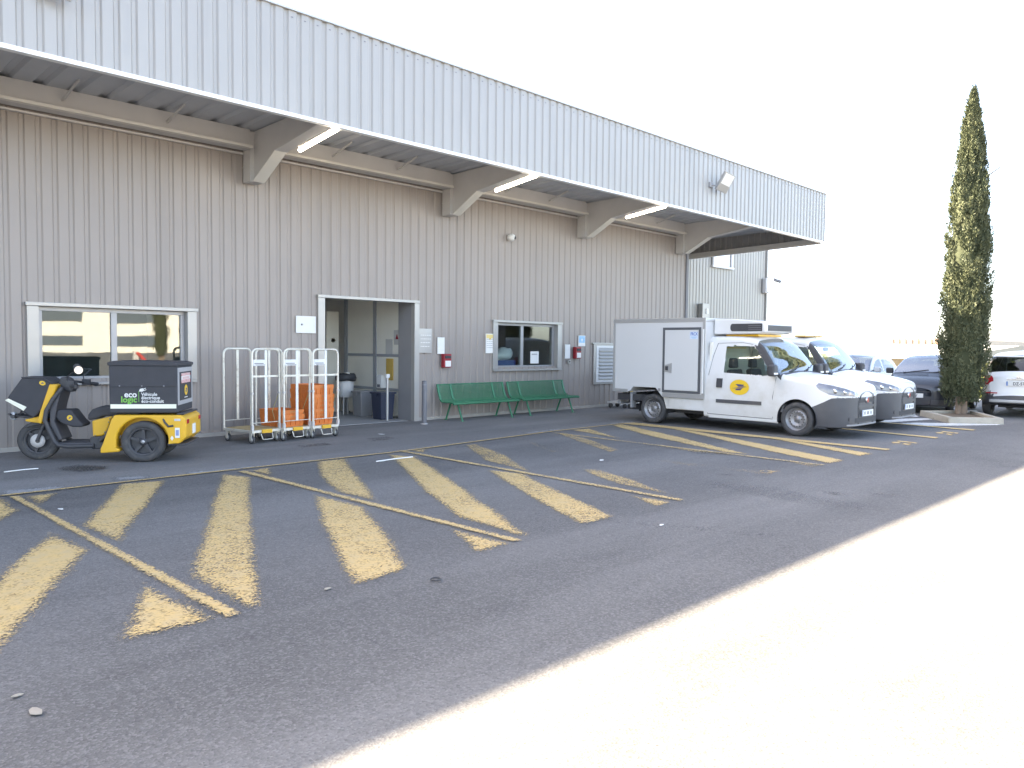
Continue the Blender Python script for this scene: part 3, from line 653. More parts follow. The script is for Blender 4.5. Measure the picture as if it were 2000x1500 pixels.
# ------------------------------------------------------------------ roll trolleys and crates
def trolley_proto():
    e = empty('roll_trolley', (0, 0, 0))
    w, d = .265, .38
    def hoop(y, front):
        h = MB(); pts = [(-w, y, .2)]+[(-w+.09-.09*math.cos(t), y, 1.44+.09*math.sin(t)) for t in np.linspace(0, math.pi/2, 6)]+[(w-.09+.09*math.sin(t), y, 1.44+.09*math.cos(t)) for t in np.linspace(0, math.pi/2, 6)]+[(w, y, .2)]
        h.tube(pts, .019, 8); o = h.build('hoop', M_zinc, e)
        b = MB(); b.box(-.023, .023, y-.006, y+.006, .335, 1.52); b.build('centre_bar', M_paper if front else M_zinc, o)
        b = MB(); b.tube([(-w, y, .335), (w, y, .335)], .007, 6); b.build('rod', M_zinc, o)
        if front:
            b = MB(); b.box(-w, w, y-.013, y+.013, 1.075, 1.105); b.build('cross_bar', M_zinc, o)
            MB().box(-w+.012, -.02, y-.022, y-.010, 1.26, 1.36).build('label_plate', M_paper, o, .003)
            b = MB(); b.box(-w+.03, -.06, y-.0235, y-.0222, 1.29, 1.305); b.box(-w+.05, -.03, y-.0235, y-.0222, 1.27, 1.28); b.build('print', M_ink, o)
            for sx in (-w, w):
                MB().box(sx-.02, sx+.02, y-.02, y+.02, .80, .83).build('clamp', M_steel, o); MB().box(sx-.02, sx+.02, y-.02, y+.02, .22, .30).build('clamp', M_steel, o)
        return o
    hoop(-d, True); hoop(d, False)
    fr = MB(); fr.box(-w-.01, w+.01, -d-.015, -d+.03, .175, .215); fr.box(-w-.01, w+.01, d-.03, d+.015, .175, .215); fr.box(-w-.01, -w+.03, -d+.03, d-.03, .176, .214); fr.box(w-.03, w+.01, -d+.03, d-.03, .176, .214)
    fr.build('deck_frame', M_zinc, e, .004)
    for k in range(6):
        y = -d+.09+k*.12
        MB().box(-w+.03, w-.03, y-.05, y+.05, .19, .222).build('plank', M_wood, e, .003)
    MB().box(-.10, .09, -d-.045, -d-.016, .165, .225).build('pedal_plate', M_yellow, e, .004)
    b = MB(); b.tube([(-.12, -d-.03, .16), (-.11, -d-.06, .075), (-.09, -d-.065, .065), (.07, -d-.065, .065), (.09, -d-.06, .075), (.10, -d-.03, .16)], .008, 6); b.build('brake_bar', M_zinc, e)
    for sx in (-1, 1):
        for sy in (-1, 1):
            c = (sx*(w-.02), sy*(d-.06)-.02, .066)
            o = MB().lathe([(-.018, .045), (-.018, .062), (-.01, .066), (.01, .066), (.018, .062), (.018, .045)], c, 'x', 18).build('castor', M_rubber, e)
            MB().lathe([(-.02, 0), (-.02, .045), (.02, .045), (.02, 0)], c, 'x', 14).build('hub', M_alu, o)
            b = MB(); b.box(c[0]-.028, c[0]-.021, c[1]-.025, c[1]+.03, .05, .16); b.box(c[0]+.021, c[0]+.028, c[1]-.025, c[1]+.03, .05, .16); b.box(c[0]-.03, c[0]+.03, c[1]-.03, c[1]+.035, .16, .176); b.build('fork', M_zinc, o)
    b = MB(); b.tube([(w-.01, -d+.0, .80), (w+.012, -d+.2, .5), (w-.02, -d+.1, .36)], .006, 5); b.build('strap', mat('strap_yellow', (.5, .42, .2), .8), e)
    return e
tp = trolley_proto()
for i, (x, y, a, lab) in enumerate(((6.20, -1.03, 9, 'empty roll trolley with wooden deck parked next to the three-wheeler'), (6.77, -1.03, 8, 'roll trolley in the middle of the three, carrying a low pile of orange crates'), (7.34, -1.02, 6, 'roll trolley by the doorway, loaded with a tall stack of orange crates'))):
    o = tp if i == 0 else copy_tree(tp); o.location = (x, y, .004); o.rotation_euler = (0, 0, R(a)); tag(o, lab, 'trolley', 'roll trolleys in a row')
def crate_proto():
    e = empty('crate', (0, 0, 0)); w, d, h = .225, .315, .20; t = .93
    b = MB(); lv = [(0, t), (h-.055, .985), (h-.055, 1.0), (h, 1.0), (h, .96), (h-.06, .94), (.012, t*.95)]
    vs_ = []
    for z, s_ in lv: vs_ += [(-w*s_, -d*s_, z), (w*s_, -d*s_, z), (w*s_, d*s_, z), (-w*s_, d*s_, z)]
    fs = [(3, 2, 1, 0)]
    for i in range(len(lv)-1):
        for k in range(4): fs.append([i*4+k, i*4+(k+1) % 4, (i+1)*4+(k+1) % 4, (i+1)*4+k])
    n = (len(lv)-1)*4; fs.append([n, n+1, n+2, n+3]); b.add(vs_, fs); b.build('tub', M_orange, e)
    b = MB()
    for k in (-.14, -.05, .05, .14): b.box(k-.006, k+.006, -d*.985-.006, -d*.95, .03, h-.056); b.box(k-.006, k+.006, d*.95, d*.985+.006, .03, h-.056)
    for k in (-.2, -.1, 0, .1, .2): b.box(-w*.985-.006, -w*.95, k-.006, k+.006, .03, h-.056); b.box(w*.95, w*.985+.006, k-.006, k+.006, .03, h-.056)
    b.build('rib', M_orange, e)['kind'] = 'stuff'
    b = MB(); b.box(-.06, .06, -d*1.0-.003, -d*.99, h-.045, h-.015); b.build('label_strip', mat('crate_label', (.62, .24, .08), .6), e)
    return e
cp = crate_proto()
first = True
ST = [(6.76, -1.02, 2, .228, 'two low orange crates on the middle roll trolley'), (7.34, -1.03, 7, .228, 'orange crate in the tall stack on the trolley by the doorway')]
for x, y, n, z, lab in ST:
    for k in range(n):
        o = cp if first else copy_tree(cp); first = False
        o.location = (x+random.uniform(-.012, .012), y+random.uniform(-.012, .012), z+k*.082); o.rotation_euler = (0, 0, R(7+random.uniform(-2, 2)))
        if n == 2: tag(o, ('lower' if k == 0 else 'upper')+' orange crate of the low pair on the middle roll trolley', 'crate', 'orange crates on the trolleys')
        else: tag(o, ['lowest orange crate of the tall stack, resting on the trolley deck', None, None, None, None, None, 'topmost orange crate of the tall stack on the trolley by the doorway'][k] or 'orange crate nested in the middle of the tall stack on the trolley', 'crate', 'orange crates on the trolleys')
# yellow-sided trolley peeking out behind the van box
e = empty('hand_trolley', (17.05, -.75, .004), R(10), 'yellow-sided hand trolley half hidden behind the refrigerated van', 'trolley')
MB().box(-.24, .24, -.02, .02, .2, 1.02).build('side_board', mat('trolley_yellow', (.55, .36, .10), .5), e, .006)
b = MB(); b.tube([(-.24, 0, .12), (-.24, 0, 1.08), (-.2, 0, 1.2), (.2, 0, 1.2), (.24, 0, 1.08), (.24, 0, .12)], .018, 8); b.build('handle', M_zinc, e)
MB().box(-.24, .24, 0.02, .5, .13, .17).build('deck', M_steel, e)
for sx in (-.2, .2):
    for sy in (.0, .42): MB().lathe([(-.02, 0), (-.02, .06), (.02, .06), (.02, 0)], (sx, sy, .06), 'x', 14).build('castor', M_rubber, e)

# ------------------------------------------------------------------ emblem used on the post vehicles
def emblem(parent, loc, rot, rx, rz):
    e = empty('emblem', loc); e.parent = parent; e.rotation_euler = rot
    n = 32; MB().prism([(rx*math.cos(2*math.pi*k/n), rz*math.sin(2*math.pi*k/n)) for k in range(n)], 0, -.003, 'y').build('disc', M_logo, e)
    b = MB()
    for poly in ([(-.42, .40), (.50, .36), (.42, .20), (-.12, .14)], [(-.14, .10), (.40, .15), (.80, .09), (.40, .0), (-.10, .02)], [(-.78, -.16), (-.10, -.03), (.40, -.05), (.28, -.16)], [(-.45, -.40), (-.30, -.22), (.26, -.20), (.12, -.38)]):
        b.prism([(x*rx, z*rz) for x, z in poly], -.0032, -.006, 'y')
    b.build('bird', M_blue, e)
    return e

# ------------------------------------------------------------------ electric three-wheeler
T = empty('delivery_tricycle', (3.06, -1.11, .004), R(-36), 'yellow three-wheeled electric delivery scooter with black cargo box', 'tricycle'); T.scale = (1.0, .95, .975)
def spoke_wheel(name, c, r, wd, spokes):
    o = MB().lathe([(-wd*.35, r*.66), (-wd*.5, r*.74), (-wd*.5, r*.9), (-wd*.3, r), (wd*.3, r), (wd*.5, r*.9), (wd*.5, r*.74), (wd*.35, r*.66)], c, 'y', 36, True).build(name, M_rubber, T)
    b = MB(); b.lathe([(-wd*.36, r*.68), (-wd*.40, r*.62), (-wd*.15, r*.58), (wd*.15, r*.58), (wd*.40, r*.62), (wd*.36, r*.68)], c, 'y', 36)
    b.lathe([(-wd*.42, 0), (-wd*.42, r*.18), (wd*.42, r*.18), (wd*.42, 0)], c, 'y', 18)
    for k in range(spokes):
        a = 2*math.pi*k/spokes+.3; ca, sa = math.cos(a), math.sin(a); na, nb = -sa, ca
        for r0, r1, w0, w1 in ((r*.12, r*.62, r*.10, r*.055),):
            vv = [(c[0]+ca*q+na*w*s_, c[1]+yy, c[2]+sa*q+nb*w*s_) for q, w in ((r0, w0), (r1, w1)) for s_ in (-1, 1) for yy in (-wd*.30, -wd*.1)]
            b.add(vv, [(0,2,6,4),(1,5,7,3),(0,4,5,1),(2,3,7,6)])
    b.disc((c[0], c[1]+wd*.02, c[2]), r*.6, 'y', 24); b.build('rim', M_black, o)
    MB().lathe([(-wd*.44, 0), (-wd*.44, r*.09), (-wd*.40, r*.09)], c, 'y', 12).build('hub_nut', M_alu, o)
    return o
spoke_wheel('wheel', (0, 0, .27), .27, .12, 3)
spoke_wheel('wheel', (1.45, -.37, .285), .285, .15, 5); spoke_wheel('wheel', (1.45, .37, .285), .285, .15, 5)
b = MB(); b.lathe([(-.065, .03), (-.065, .095), (-.06, .095)], (0, 0, .27), 'y', 24); b.build('brake_disc', M_steel, T)
b = MB(); b.tube([(0, -.085, .27), (.14, -.09, .62), (.16, -.05, .70)], .024, 8); b.tube([(0, .085, .27), (.14, .09, .62), (.16, .05, .70)], .024, 8); b.tube([(.12, 0, .6), (.36, 0, 1.13)], .04, 8); b.build('fork', M_black, T)
b = MB(); b.prism([(-.20, .44), (-.06, .545), (.14, .555), (.20, .50), (.15, .505), (-.02, .485)], -.085, .085); b.build('front_mudguard', M_black, T, .015)
# leg shield, yellow apron
b = MB(); b.prism([(.21, 1.075), (.32, 1.065), (.235, .86), (.155, .66), (.10, .515), (.045, .545), (.09, .70)], -.21, .21); b.build('apron', M_yellow, T, .02)
b = MB(); b.prism([(-.125, .575), (.09, .63), (.12, .515), (-.12, .55)], -.14, .14); b.build('beak', M_yellow, T, .015)
b = MB(); b.prism([(.31, 1.02), (.36, 1.0), (.30, .78), (.26, .55), (.36, .30), (.31, .28), (.20, .50), (.20, .72)], -.19, .19); b.build('leg_shield', mat('shield_grey', (.07, .07, .078), .55), T, .015)
for s_ in (-1, 1):
    MB().tube([(.36, s_*.16, 1.02), (.25, s_*.20, .86), (.17, s_*.21, .70), (.15, s_*.21, .57), (.21, s_*.22, .42), (.275, s_*.23, .275), (.33, s_*.24, .225), (.45, s_*.25, .21), (.78, s_*.255, .215)], .031, 10).build('frame_tube', M_black, T)
b = MB(); b.box(.30, .78, -.245, .245, .19, .26); b.build('floor_board', mat('shield_grey', (.07, .07, .078), .55), T, .02)
b = MB(); b.prism([(.26, .60), (.29, .71), (.46, .71), (.56, .56), (.62, .50), (.59, .465), (.47, .47), (.34, .52)], -.16, .15); o = b.build('knee_bag', M_blackfab, T, .03, 3)
emblem(o, (.445, -.162, .60), (0, 0, 0), .035, .038)
# handlebar
b = MB(); b.prism([(.27, 1.06), (.31, 1.17), (.40, 1.16), (.49, 1.05), (.45, .95), (.35, .97)], -.09, .09); b.build('headset', M_black, T, .025)
b = MB(); b.tube([(.56, -.36, 1.055), (.46, -.26, 1.08), (.40, -.1, 1.10), (.40, .1, 1.10), (.46, .26, 1.08), (.56, .36, 1.055)], .017, 8); b.build('handlebar', M_black, T)
for s_ in (-1, 1):
    MB().tube([(.62, s_*.43, 1.045), (.535, s_*.34, 1.06)], .024, 10).build('grip', M_rubber, T)
    b = MB(); b.box(.46, .56, s_*.30-.03, s_*.30+.03, 1.04, 1.12); b.tube([(.50, s_*.31, 1.06), (.60, s_*.40, 1.02), (.66, s_*.44, 1.035)], .007, 6); b.build('brake_lever', M_black, T)
    m = MB(); m.tube([(.48, s_*.29, 1.10), (.47, s_*.31, 1.17), (.54+.06*(s_ < 0), s_*.42, 1.26)], .008, 6); o = m.build('mirror_stalk', M_black, T)
    c = (.66, -.43, 1.275) if s_ < 0 else (.36, .40, 1.29)
    if s_ > 0: MB().tube([(.54, .42, 1.26), (.36, .40, 1.27)], .007, 6).build('mirror_arm', M_black, o)
    MB().lathe([(-.008, .054), (.014, .05), (.02, .03), (.021, 0)], c, 'y', 20).build('mirror_shell', M_black, o)
    d = MB(); d.disc((c[0], c[1]-.0085, c[2]), .053, 'y', 20); d.f[-1].reverse(); d.build('mirror_glass', mat('mirror_face', (.85, .87, .9), .04, .9) if s_ < 0 else M_black, o)
# front bag on its rack
b = MB(); b.prism([(-.335, .845), (-.29, .93), (-.13, 1.165), (.14, 1.155), (.235, 1.085), (.215, .985), (.09, .70), (.0, .595), (-.10, .66)], -.20, .20); o = b.build('front_bag', M_blackfab, T, .03, 3)
b = MB(); b.prism([(-.345, .85), (-.30, .872), (-.075, .755), (-.115, .70)], -.205, .205); b.build('reflective_strip', M_yglow, o, .006)
emblem(o, (.125, -.202, 1.085), (0, R(18), 0), .04, .03)
b = MB(); b.prism([(-.14, 1.17), (.15, 1.16), (.25, 1.09), (.26, 1.075), (.245, 1.065), (.14, 1.14), (-.13, 1.148)], -.21, .21); b.build('flap', M_blackfab, o, .01)
b = MB(); b.tube([(-.30, -.2, .66), (-.28, -.1, .63), (-.05, -.1, .60), (.08, -.1, .62)], .016, 6); b.tube([(-.30, .2, .66), (-.28, .1, .63), (-.05, .1, .60), (.08, .1, .62)], .016, 6); b.tube([(-.27, -.16, .62), (-.27, .16, .62)], .03, 8); b.build('front_rack', M_black, T)
MB().lathe([(-.03, .02), (-.035, .05), (.0, .06), (.02, .05)], (-.27, -.10, .625), 'x', 14).build('headlamp', M_lens, T)
# seat and bodywork
b = MB(); b.prism([(.66, .56), (.665, .64), (.72, .715), (.82, .755), (1.04, .765), (1.06, .62), (.86, .615), (.78, .575)], -.15, .15); b.build('seat', M_blackfab, T, .035, 3)
b = MB(); b.prism([(.735, .56), (1.0, .625), (.93, .42), (.88, .35), (.745, .335)], -.20, .20); o = b.build('side_panel', M_yellow, T, .02)
b = MB()
for x, z in ((.965, .585), (.95, .54), (.90, .40), (.775, .355)): b.lathe([(-.2035, .009), (-.2015, .009)][::-1]+[(-.2035, 0)], (x, 0, z), 'y', 8)
b.build('screw', M_ink, o)
b = MB(); b.prism([(.72, .335), (.90, .35), (.96, .24), (.93, .165), (.74, .165), (.71, .22)], -.24, .24); b.build('motor_cover', M_black, T, .02)
for s_ in (-1, 1): MB().tube([(1.38, s_*.25, .66), (1.10, s_*.27, .655), (1.055, s_*.28, .63), (.99, s_*.28, .46), (.93, s_*.27, .35), (.85, s_*.26, .28)], .026, 8).build('rear_frame_tube', M_black, T)
def fender(y0, y1):
    c = (1.45, .285); arc = [(c[0]+.335*math.cos(t), c[1]+.335*math.sin(t)) for t in np.linspace(R(-5), R(186), 16)]
    out = [(1.93, .26), (1.985, .36), (1.985, .58), (1.955, .655), (1.10, .66), (1.06, .60), (.95, .27), (.92, .20), (.915, .135), (1.16, .15), (1.165, .19), (1.115, .20)]
    return MB().prism(arc[::1][0:1]+[(1.80, .255)][:0]+[p for p in arc][0:0]+[(p[0], p[1]) for p in out[:5]]+out[5:]+[p for p in arc[::-1]], y0, y1)
fender(-.46, -.28).build('rear_fender', M_yellow, T, .022, 3); fender(.28, .46).build('rear_fender', M_yellow, T, .022, 3)
b = MB(); b.box(1.10, 1.96, -.282, .282, .36, .655); b.build('rear_body', M_yellow, T, .02)
MB().prism([(1.93, .27), (2.01, .34), (2.01, .60), (1.95, .65), (1.89, .60), (1.89, .30)], -.455, .455).build('tail_panel', M_yellow, T, .02)
b = MB(); b.box(1.88, 1.98, -.42, .42, .655, .68); b.build('rear_rack', M_black, T, .012)
b = MB(); b.box(1.75, 2.0, -.40, .40, .225, .255); b.build('rear_bumper', M_black, T, .01)
for s_ in (-1, 1):
    b = MB(); b.box(2.005, 2.022, s_*.36-.05, s_*.36+.05, .53, .59); b.build('tail_light', M_redlens, T, .008)
    MB().box(1.86, 1.94, s_*.461-.004, s_*.461+.004, .575, .605).build('side_reflector', M_lens, T, .003)
    MB().tube([(1.70, s_*.43, .64), (1.74, s_*.47, .56), (1.79, s_*.48, .50), (1.85, s_*.47, .51)], .015, 6).build('grab_tube', M_black, T)
b = MB(); b.box(1.87, 1.93, -.466, -.461, .34, .48); b.build('sticker', M_paper, T); b = MB(); b.box(1.88, 1.92, -.468, -.4662, .37, .45); b.build('sticker_print', mat('sticker_blue', (.25, .3, .5), .5), T)
b = MB(); b.disc((1.83, -.4615, .335), .022, 'y', 4, .035); b.f[-1].reverse(); b.build('reflector', M_paper, T)
MB().box(2.0105, 2.018, -.09, .09, .36, .50).build('number_plate', M_paper, T)
# cargo box
CB = MB(); CB.box(1.035, 1.90, -.44, .44, .685, 1.36); CBo = CB.build('cargo_box', M_blackfab, T, .018)
b = MB(); b.prism([(1.02, 1.34), (1.02, 1.385), (1.10, 1.405), (1.82, 1.395), (1.915, 1.375), (1.915, 1.335)], -.458, .458); b.build('lid', M_blackfab, CBo, .01)
for zz in (1.04,):
    b = MB(); b.prism([(1.04, 1.33), (1.88, 1.33), (1.885, 1.055), (1.50, 1.05), (1.05, 1.045)], -.4405, -.450); b.build('side_flap', M_blackfab, CBo, .004)
    b = MB()
    for x in (1.17, 1.45, 1.73): b.lathe([(-.452, .011), (-.455, .011), (-.455, 0)], (x, 0, 1.06), 'y', 8)
    b.build('press_stud', M_ink, CBo)
b = MB(); b.box(1.05, 1.885, -.4425, -.4405, .748, .808); b.build('reflective_strip', M_yglow, CBo)
text_mesh('lettering', 'eco', .115, M_paper, CBo, (1.385, -.4425, .905), (R(90), 0, 0), 'RIGHT', .003, .95)
text_mesh('lettering', 'logic', .115, M_gink, CBo, (1.385, -.4425, .835), (R(90), 0, 0), 'RIGHT', .003, .95)
for k, s_ in enumerate(('V\u00e9hicule', '\u00e9lectrique', '\u00e9co-conduit')): text_mesh('lettering', s_, .062, M_paper, CBo, (1.44, -.4425, .925-k*.048), (R(90), 0, 0), 'LEFT', .0012, .95)
b = MB(); b.box(1.405, 1.411, -.443, -.441, .84, .985); b.build('plug_cable', M_gink, CBo)
b = MB(); b.prism([(1.41, .985), (1.425, 1.02), (1.46, 1.03), (1.475, 1.005), (1.455, .98)], -.441, -.443); b.prism([(1.455, 1.02), (1.50, 1.035), (1.50, 1.027), (1.46, 1.01)], -.441, -.443); b.prism([(1.465, 1.0), (1.505, 1.013), (1.505, 1.005), (1.468, .99)], -.441, -.443); b.build('plug_symbol', M_paper, CBo)
b = MB(); b.box(1.9005, 1.906, -.42, .42, .79, 1.31); b.build('back_border', mat('silver_tape', (.42, .42, .43), .45), CBo)
b = MB(); b.box(1.9065, 1.911, -.34, .34, .85, 1.25); bp_ = b.build('back_panel', M_blackfab, CBo)
b = MB(); b.box(1.9115, 1.914, -.26, .26, 1.09, 1.23); b.build('warning_board', M_paper, bp_)
b = MB()
for k in range(4):
    for s_ in (-1, 1):
        y = s_*(.03+k*.07)
        b.prism([(y, 1.09), (y+s_*.03, 1.09), (y+s_*-.005, 1.14), (y-s_*.03, 1.14)], 1.9142, 1.9155, 'x'); b.prism([(y, 1.19), (y+s_*.03, 1.19), (y+s_*.005, 1.23), (y-s_*.02, 1.23)], 1.9142, 1.9155, 'x')
b.build('chevron', mat('chevron_red', (.6, .05, .04), .5), bp_)['kind'] = 'stuff'
b = MB(); b.box(1.9142, 1.9155, -.2, .2, 1.145, 1.18); b.build('board_print', mat('board_pink', (.7, .5, .48), .6), bp_)
emblem(bp_, (1.912, 0, .985), (0, 0, R(90)), .085, .075)
b = MB(); b.box(1.9115, 1.913, -.09, .09, .877, .889); b.build('small_print', M_paper, bp_)

# ------------------------------------------------------------------ motor vehicles: lofted bodies split into parts
def pchip(pts):
    x = np.array([p[0] for p in pts], float); y = np.array([p[1] for p in pts], float)
    o = np.argsort(x); x, y = x[o], y[o]; h = np.diff(x); d = np.diff(y)/h; m = np.zeros(len(x))
    for i in range(1, len(x)-1):
        if d[i-1]*d[i] > 0: w1 = 2*h[i]+h[i-1]; w2 = h[i]+2*h[i-1]; m[i] = (w1+w2)/(w1/d[i-1]+w2/d[i])
    m[0], m[-1] = d[0], d[-1]
    def f(t):
        t = min(max(t, x[0]), x[-1]); i = min(int(np.searchsorted(x, t, 'right'))-1, len(h)-1); i = max(i, 0)
        s_ = (t-x[i])/h[i]; s2, s3 = s_*s_, s_**3
        return float((2*s3-3*s2+1)*y[i]+(s3-2*s2+s_)*h[i]*m[i]+(-2*s3+3*s2)*y[i+1]+(s3-s2)*h[i]*m[i+1])
    return f
class Body:
    def __init__(s, top, bot, plan, belt, tum=.22, redge=.10, crown=.04, step=.028, arches=(), snaps=()):
        s.snaps = snaps
        s.ft, s.fb, s.fw, s.fbelt = pchip(top), pchip(bot), pchip(plan), pchip(belt)
        s.tum, s.re, s.cr, s.arches = tum, redge, crown, arches
        s.y0, s.y1 = min(p[0] for p in top), max(p[0] for p in top)
        n = int((s.y1-s.y0)/step); ys = list(np.linspace(s.y0, s.y1, n))
        ys += [s.y1-d for d in (.004, .01, .018, .04, .065)]+[s.y0+d for d in (.004, .01, .018, .04)]
        s.ys = sorted(set(ys))
    def xs(s, y, z):
        w, zb = s.fw(y), s.fbelt(y)
        def low(q): return w*(1-.035*max(0, (q-.55)/.5)**2-.05*max(0, (.55-q)/.35)**2)
        if z <= zb: return low(z)
        return low(zb)-s.tum*(z-zb)-.05*(z-zb)**2
    def ring(s, y, nb=3, ns=56, na=6, nt_=12):
        zt, zb = s.ft(y), s.fb(y); w = s.fw(y)
        r = min(s.re, .4*(zt-zb), w*.5); P = []; K = []
        xb = s.xs(y, zb)
        for k in range(nb): P.append((xb*.96*k/nb, zb)); K.append('bottom')
        for k in range(ns): z = zb+(zt-r-zb)*k/(ns-1); P.append((s.xs(y, z)*(.96 if k == 0 else 1), z)); K.append('side')
        xc = s.xs(y, zt-r)-r
        for k in range(1, na+1): a = math.pi/2*k/na; P.append((xc+r*math.cos(a), zt-r+r*math.sin(a))); K.append('arc' if k <= na//2 else 'arc2')
        for k in range(1, nt_+1): x = xc*(1-k/nt_); P.append((x, zt+s.cr*(1-(x/xc)**2 if xc > 1e-3 else 0))); K.append('top')
        return P, K
    def build(s, e, cls, mats, x_end=None):
        rings = []
        for y in s.ys: P, K = s.ring(y); rings.append(P)
        A = np.array([[(p[0], y, p[1]) for p in P] for P, y in zip(rings, s.ys)])
        ni, nj = A.shape[:2]
        for (ay, az, ar) in s.arches:
            dy, dz = A[:, :, 1]-ay, A[:, :, 2]-az; d = np.hypot(dy, dz)
            side = np.array([k in ('side',) for k in K])[None, :].repeat(ni, 0)
            msk = side & (abs(d-ar) < .022) & (d > .01)
            A[:, :, 1] = np.where(msk, ay+dy/np.maximum(d, .01)*ar, A[:, :, 1]); A[:, :, 2] = np.where(msk, az+dz/np.maximum(d, .01)*ar, A[:, :, 2])
        sidem = np.array([k in ('side', 'arc', 'arc2') for k in K])
        for pl in s.snaps:
            for q in range(len(pl)):
                (ya, za), (yb, zb_) = pl[q], pl[(q+1) % len(pl)]
                vy, vz = yb-ya, zb_-za; l2 = vy*vy+vz*vz
                t = ((A[:, :, 1]-ya)*vy+(A[:, :, 2]-za)*vz)/l2
                py, pz = ya+t*vy, za+t*vz; d = np.hypot(A[:, :, 1]-py, A[:, :, 2]-pz)
                msk = (t >= 0) & (t <= 1) & (d < .0125) & sidem[None, :]
                A[:, :, 1] = np.where(msk, py, A[:, :, 1]); A[:, :, 2] = np.where(msk, pz, A[:, :, 2])
        parts = {}
        def put(part, q):
            parts.setdefault(part, []).append(q)
        for i in range(ni-1):
            for j in range(nj-1):
                k = K[j+1]
                c = (A[i, j]+A[i+1, j]+A[i, j+1]+A[i+1, j+1])/4
                if k in ('side', 'bottom') and any((c[1]-ay)**2+(c[2]-az)**2 < ar*ar for ay, az, ar in s.arches): continue
                p = cls(c[0], c[1], c[2], k)
                if p is None: continue
                q = [A[i, j], A[i, j+1], A[i+1, j+1], A[i+1, j]]
                put((p, 1), q); put((p, -1), [v*np.array([-1, 1, 1]) for v in q[::-1]])
        fx = np.array([-1, 1, 1])
        for i, kind in ((0, 'rear'), (ni-1, 'front')):
            for j in range(nj-1):
                c = (A[i, j]+A[i, j+1])/2; p = cls(c[0]*.5, c[1], c[2], kind)
                if p is None: continue
                nseg = 6
                for t in range(nseg):
                    f0, f1 = 1-2*t/nseg, 1-2*(t+1)/nseg
                    q = [A[i, j]*np.array([f0, 1, 1]), A[i, j]*np.array([f1, 1, 1]), A[i, j+1]*np.array([f1, 1, 1]), A[i, j+1]*np.array([f0, 1, 1])]
                    if kind == 'rear': q = q[::-1]
                    put((p, 1), q)
        objs = {}
        merged = {}
        for (p, sg), qs in parts.items():
            split = p in ('a_pillar', 'side_window', 'headlight', 'tail_light', 'quarter_window', 'rear_window_side')
            merged.setdefault((p, sg if split else 0), []).extend(qs)
        for (p, sg), qs in merged.items():
            idx = {}; V = []; F = []
            for q in qs:
                f = []
                for v in q:
                    kx = (round(float(v[0]), 4), round(float(v[1]), 4), round(float(v[2]), 4))
                    if kx not in idx: idx[kx] = len(V); V.append(kx)
                    f.append(idx[kx])
                ff = []
                for x in f:
                    if x not in ff: ff.append(x)
                if len(ff) > 2: F.append(ff)
            b = MB(); b.smooth = True; b.add(V, F); objs[(p, sg)] = b.build(p, mats[p], e)
        return objs
def poly_in(y, z, poly): return inside((y, z), poly)
def car_wheel(e, c, r, wd, side, rim='steel'):
    s_ = side
    o = MB().lathe([(s_*-wd*.42, r*.66), (s_*-wd*.5, r*.75), (s_*-wd*.5, r*.9), (s_*-wd*.36, r*.99), (s_*wd*.36, r*.99), (s_*wd*.5, r*.93), (s_*wd*.52, r*.8), (s_*wd*.44, r*.66)], c, 'x', 40, True).build('wheel', M_rubber, e)
    x = c[0]+s_*wd*.30
    b = MB(); b.lathe([(s_*wd*.45, r*.67), (s_*wd*.40, r*.63), (s_*wd*.10, r*.60), (s_*wd*.12, r*.56), (s_*wd*.26, r*.50), (s_*wd*.28, r*.38), (s_*wd*.10, r*.30), (s_*wd*.12, r*.16), (s_*wd*.2, r*.14), (s_*wd*.2, 0)], c, 'x', 32)
    b.cm = 1
    nh = 16 if rim == 'steel' else 5
    for k in range(nh):
        a = 2*math.pi*k/nh; rr = r*.445 if rim == 'steel' else r*.4; q = r*.035 if rim == 'steel' else r*.1
        b.disc((c[0]+s_*wd*.285, c[1]+rr*math.cos(a), c[2]+rr*math.sin(a)), q, 'x', 8)
    for k in range(5):
        a = 2*math.pi*k/5; b.disc((c[0]+s_*wd*.135, c[1]+r*.22*math.cos(a), c[2]+r*.22*math.sin(a)), r*.035, 'x', 6)
    b.build('rim', [mat('steel_rim', (.30, .30, .31), .4, .5) if rim == 'steel' else M_alu, M_dark], o)
    return o
def wheel_well(e, y, z, R_, x0, x1):
    b = MB(); n = 18; a = np.linspace(R(-12), R(192), n)
    b.add([(x, y+R_*math.cos(t), z+R_*math.sin(t)) for x in (x0, x1) for t in a], [[i, i+1, n+i+1, n+i] for i in range(n-1)])
    b.add([(min(x0, x1, key=abs), y+R_*math.cos(t), z+R_*math.sin(t)) for t in a], [list(range(n))])
    return b.build('wheel_arch', M_dark, e)
def seam(e, B, pts, sides=(1, -1), r=.005, name='door_seam', m=None, off=.0):
    for s_ in sides: MB().tube([(s_*(B.xs(y, z)+off), y, z) for y, z in pts], r, 5).build(name, m or M_dark, e)
def patch(e, B, name, y0, y1, z0, z1, m, sides=(1,), t=.012, ny=6, skew=0.0):
    for s_ in sides:
        b = MB(); vs_ = []
        for o in (t, -.01):
            for i in range(ny+1):
                y = y0+(y1-y0)*i/ny
                for z in (z0+skew*i/ny, z1+skew*i/ny): vs_.append((s_*(B.xs(y, z)+o), y, z))
        n = 2*(ny+1); fs = []
        for i in range(ny): fs += [[2*i, 2*i+2, 2*i+3, 2*i+1], [n+2*i+1, n+2*i+3, n+2*i+2, n+2*i], [2*i, n+2*i, n+2*i+2, 2*i+2], [2*i+1, 2*i+3, n+2*i+3, n+2*i+1]]
        fs += [[0, 1, n+1, n], [2*ny, n+2*ny, n+2*ny+1, 2*ny+1]]
        if s_ < 0: fs = [f[::-1] for f in fs]
        b.add(vs_, fs).build(name, m, e)
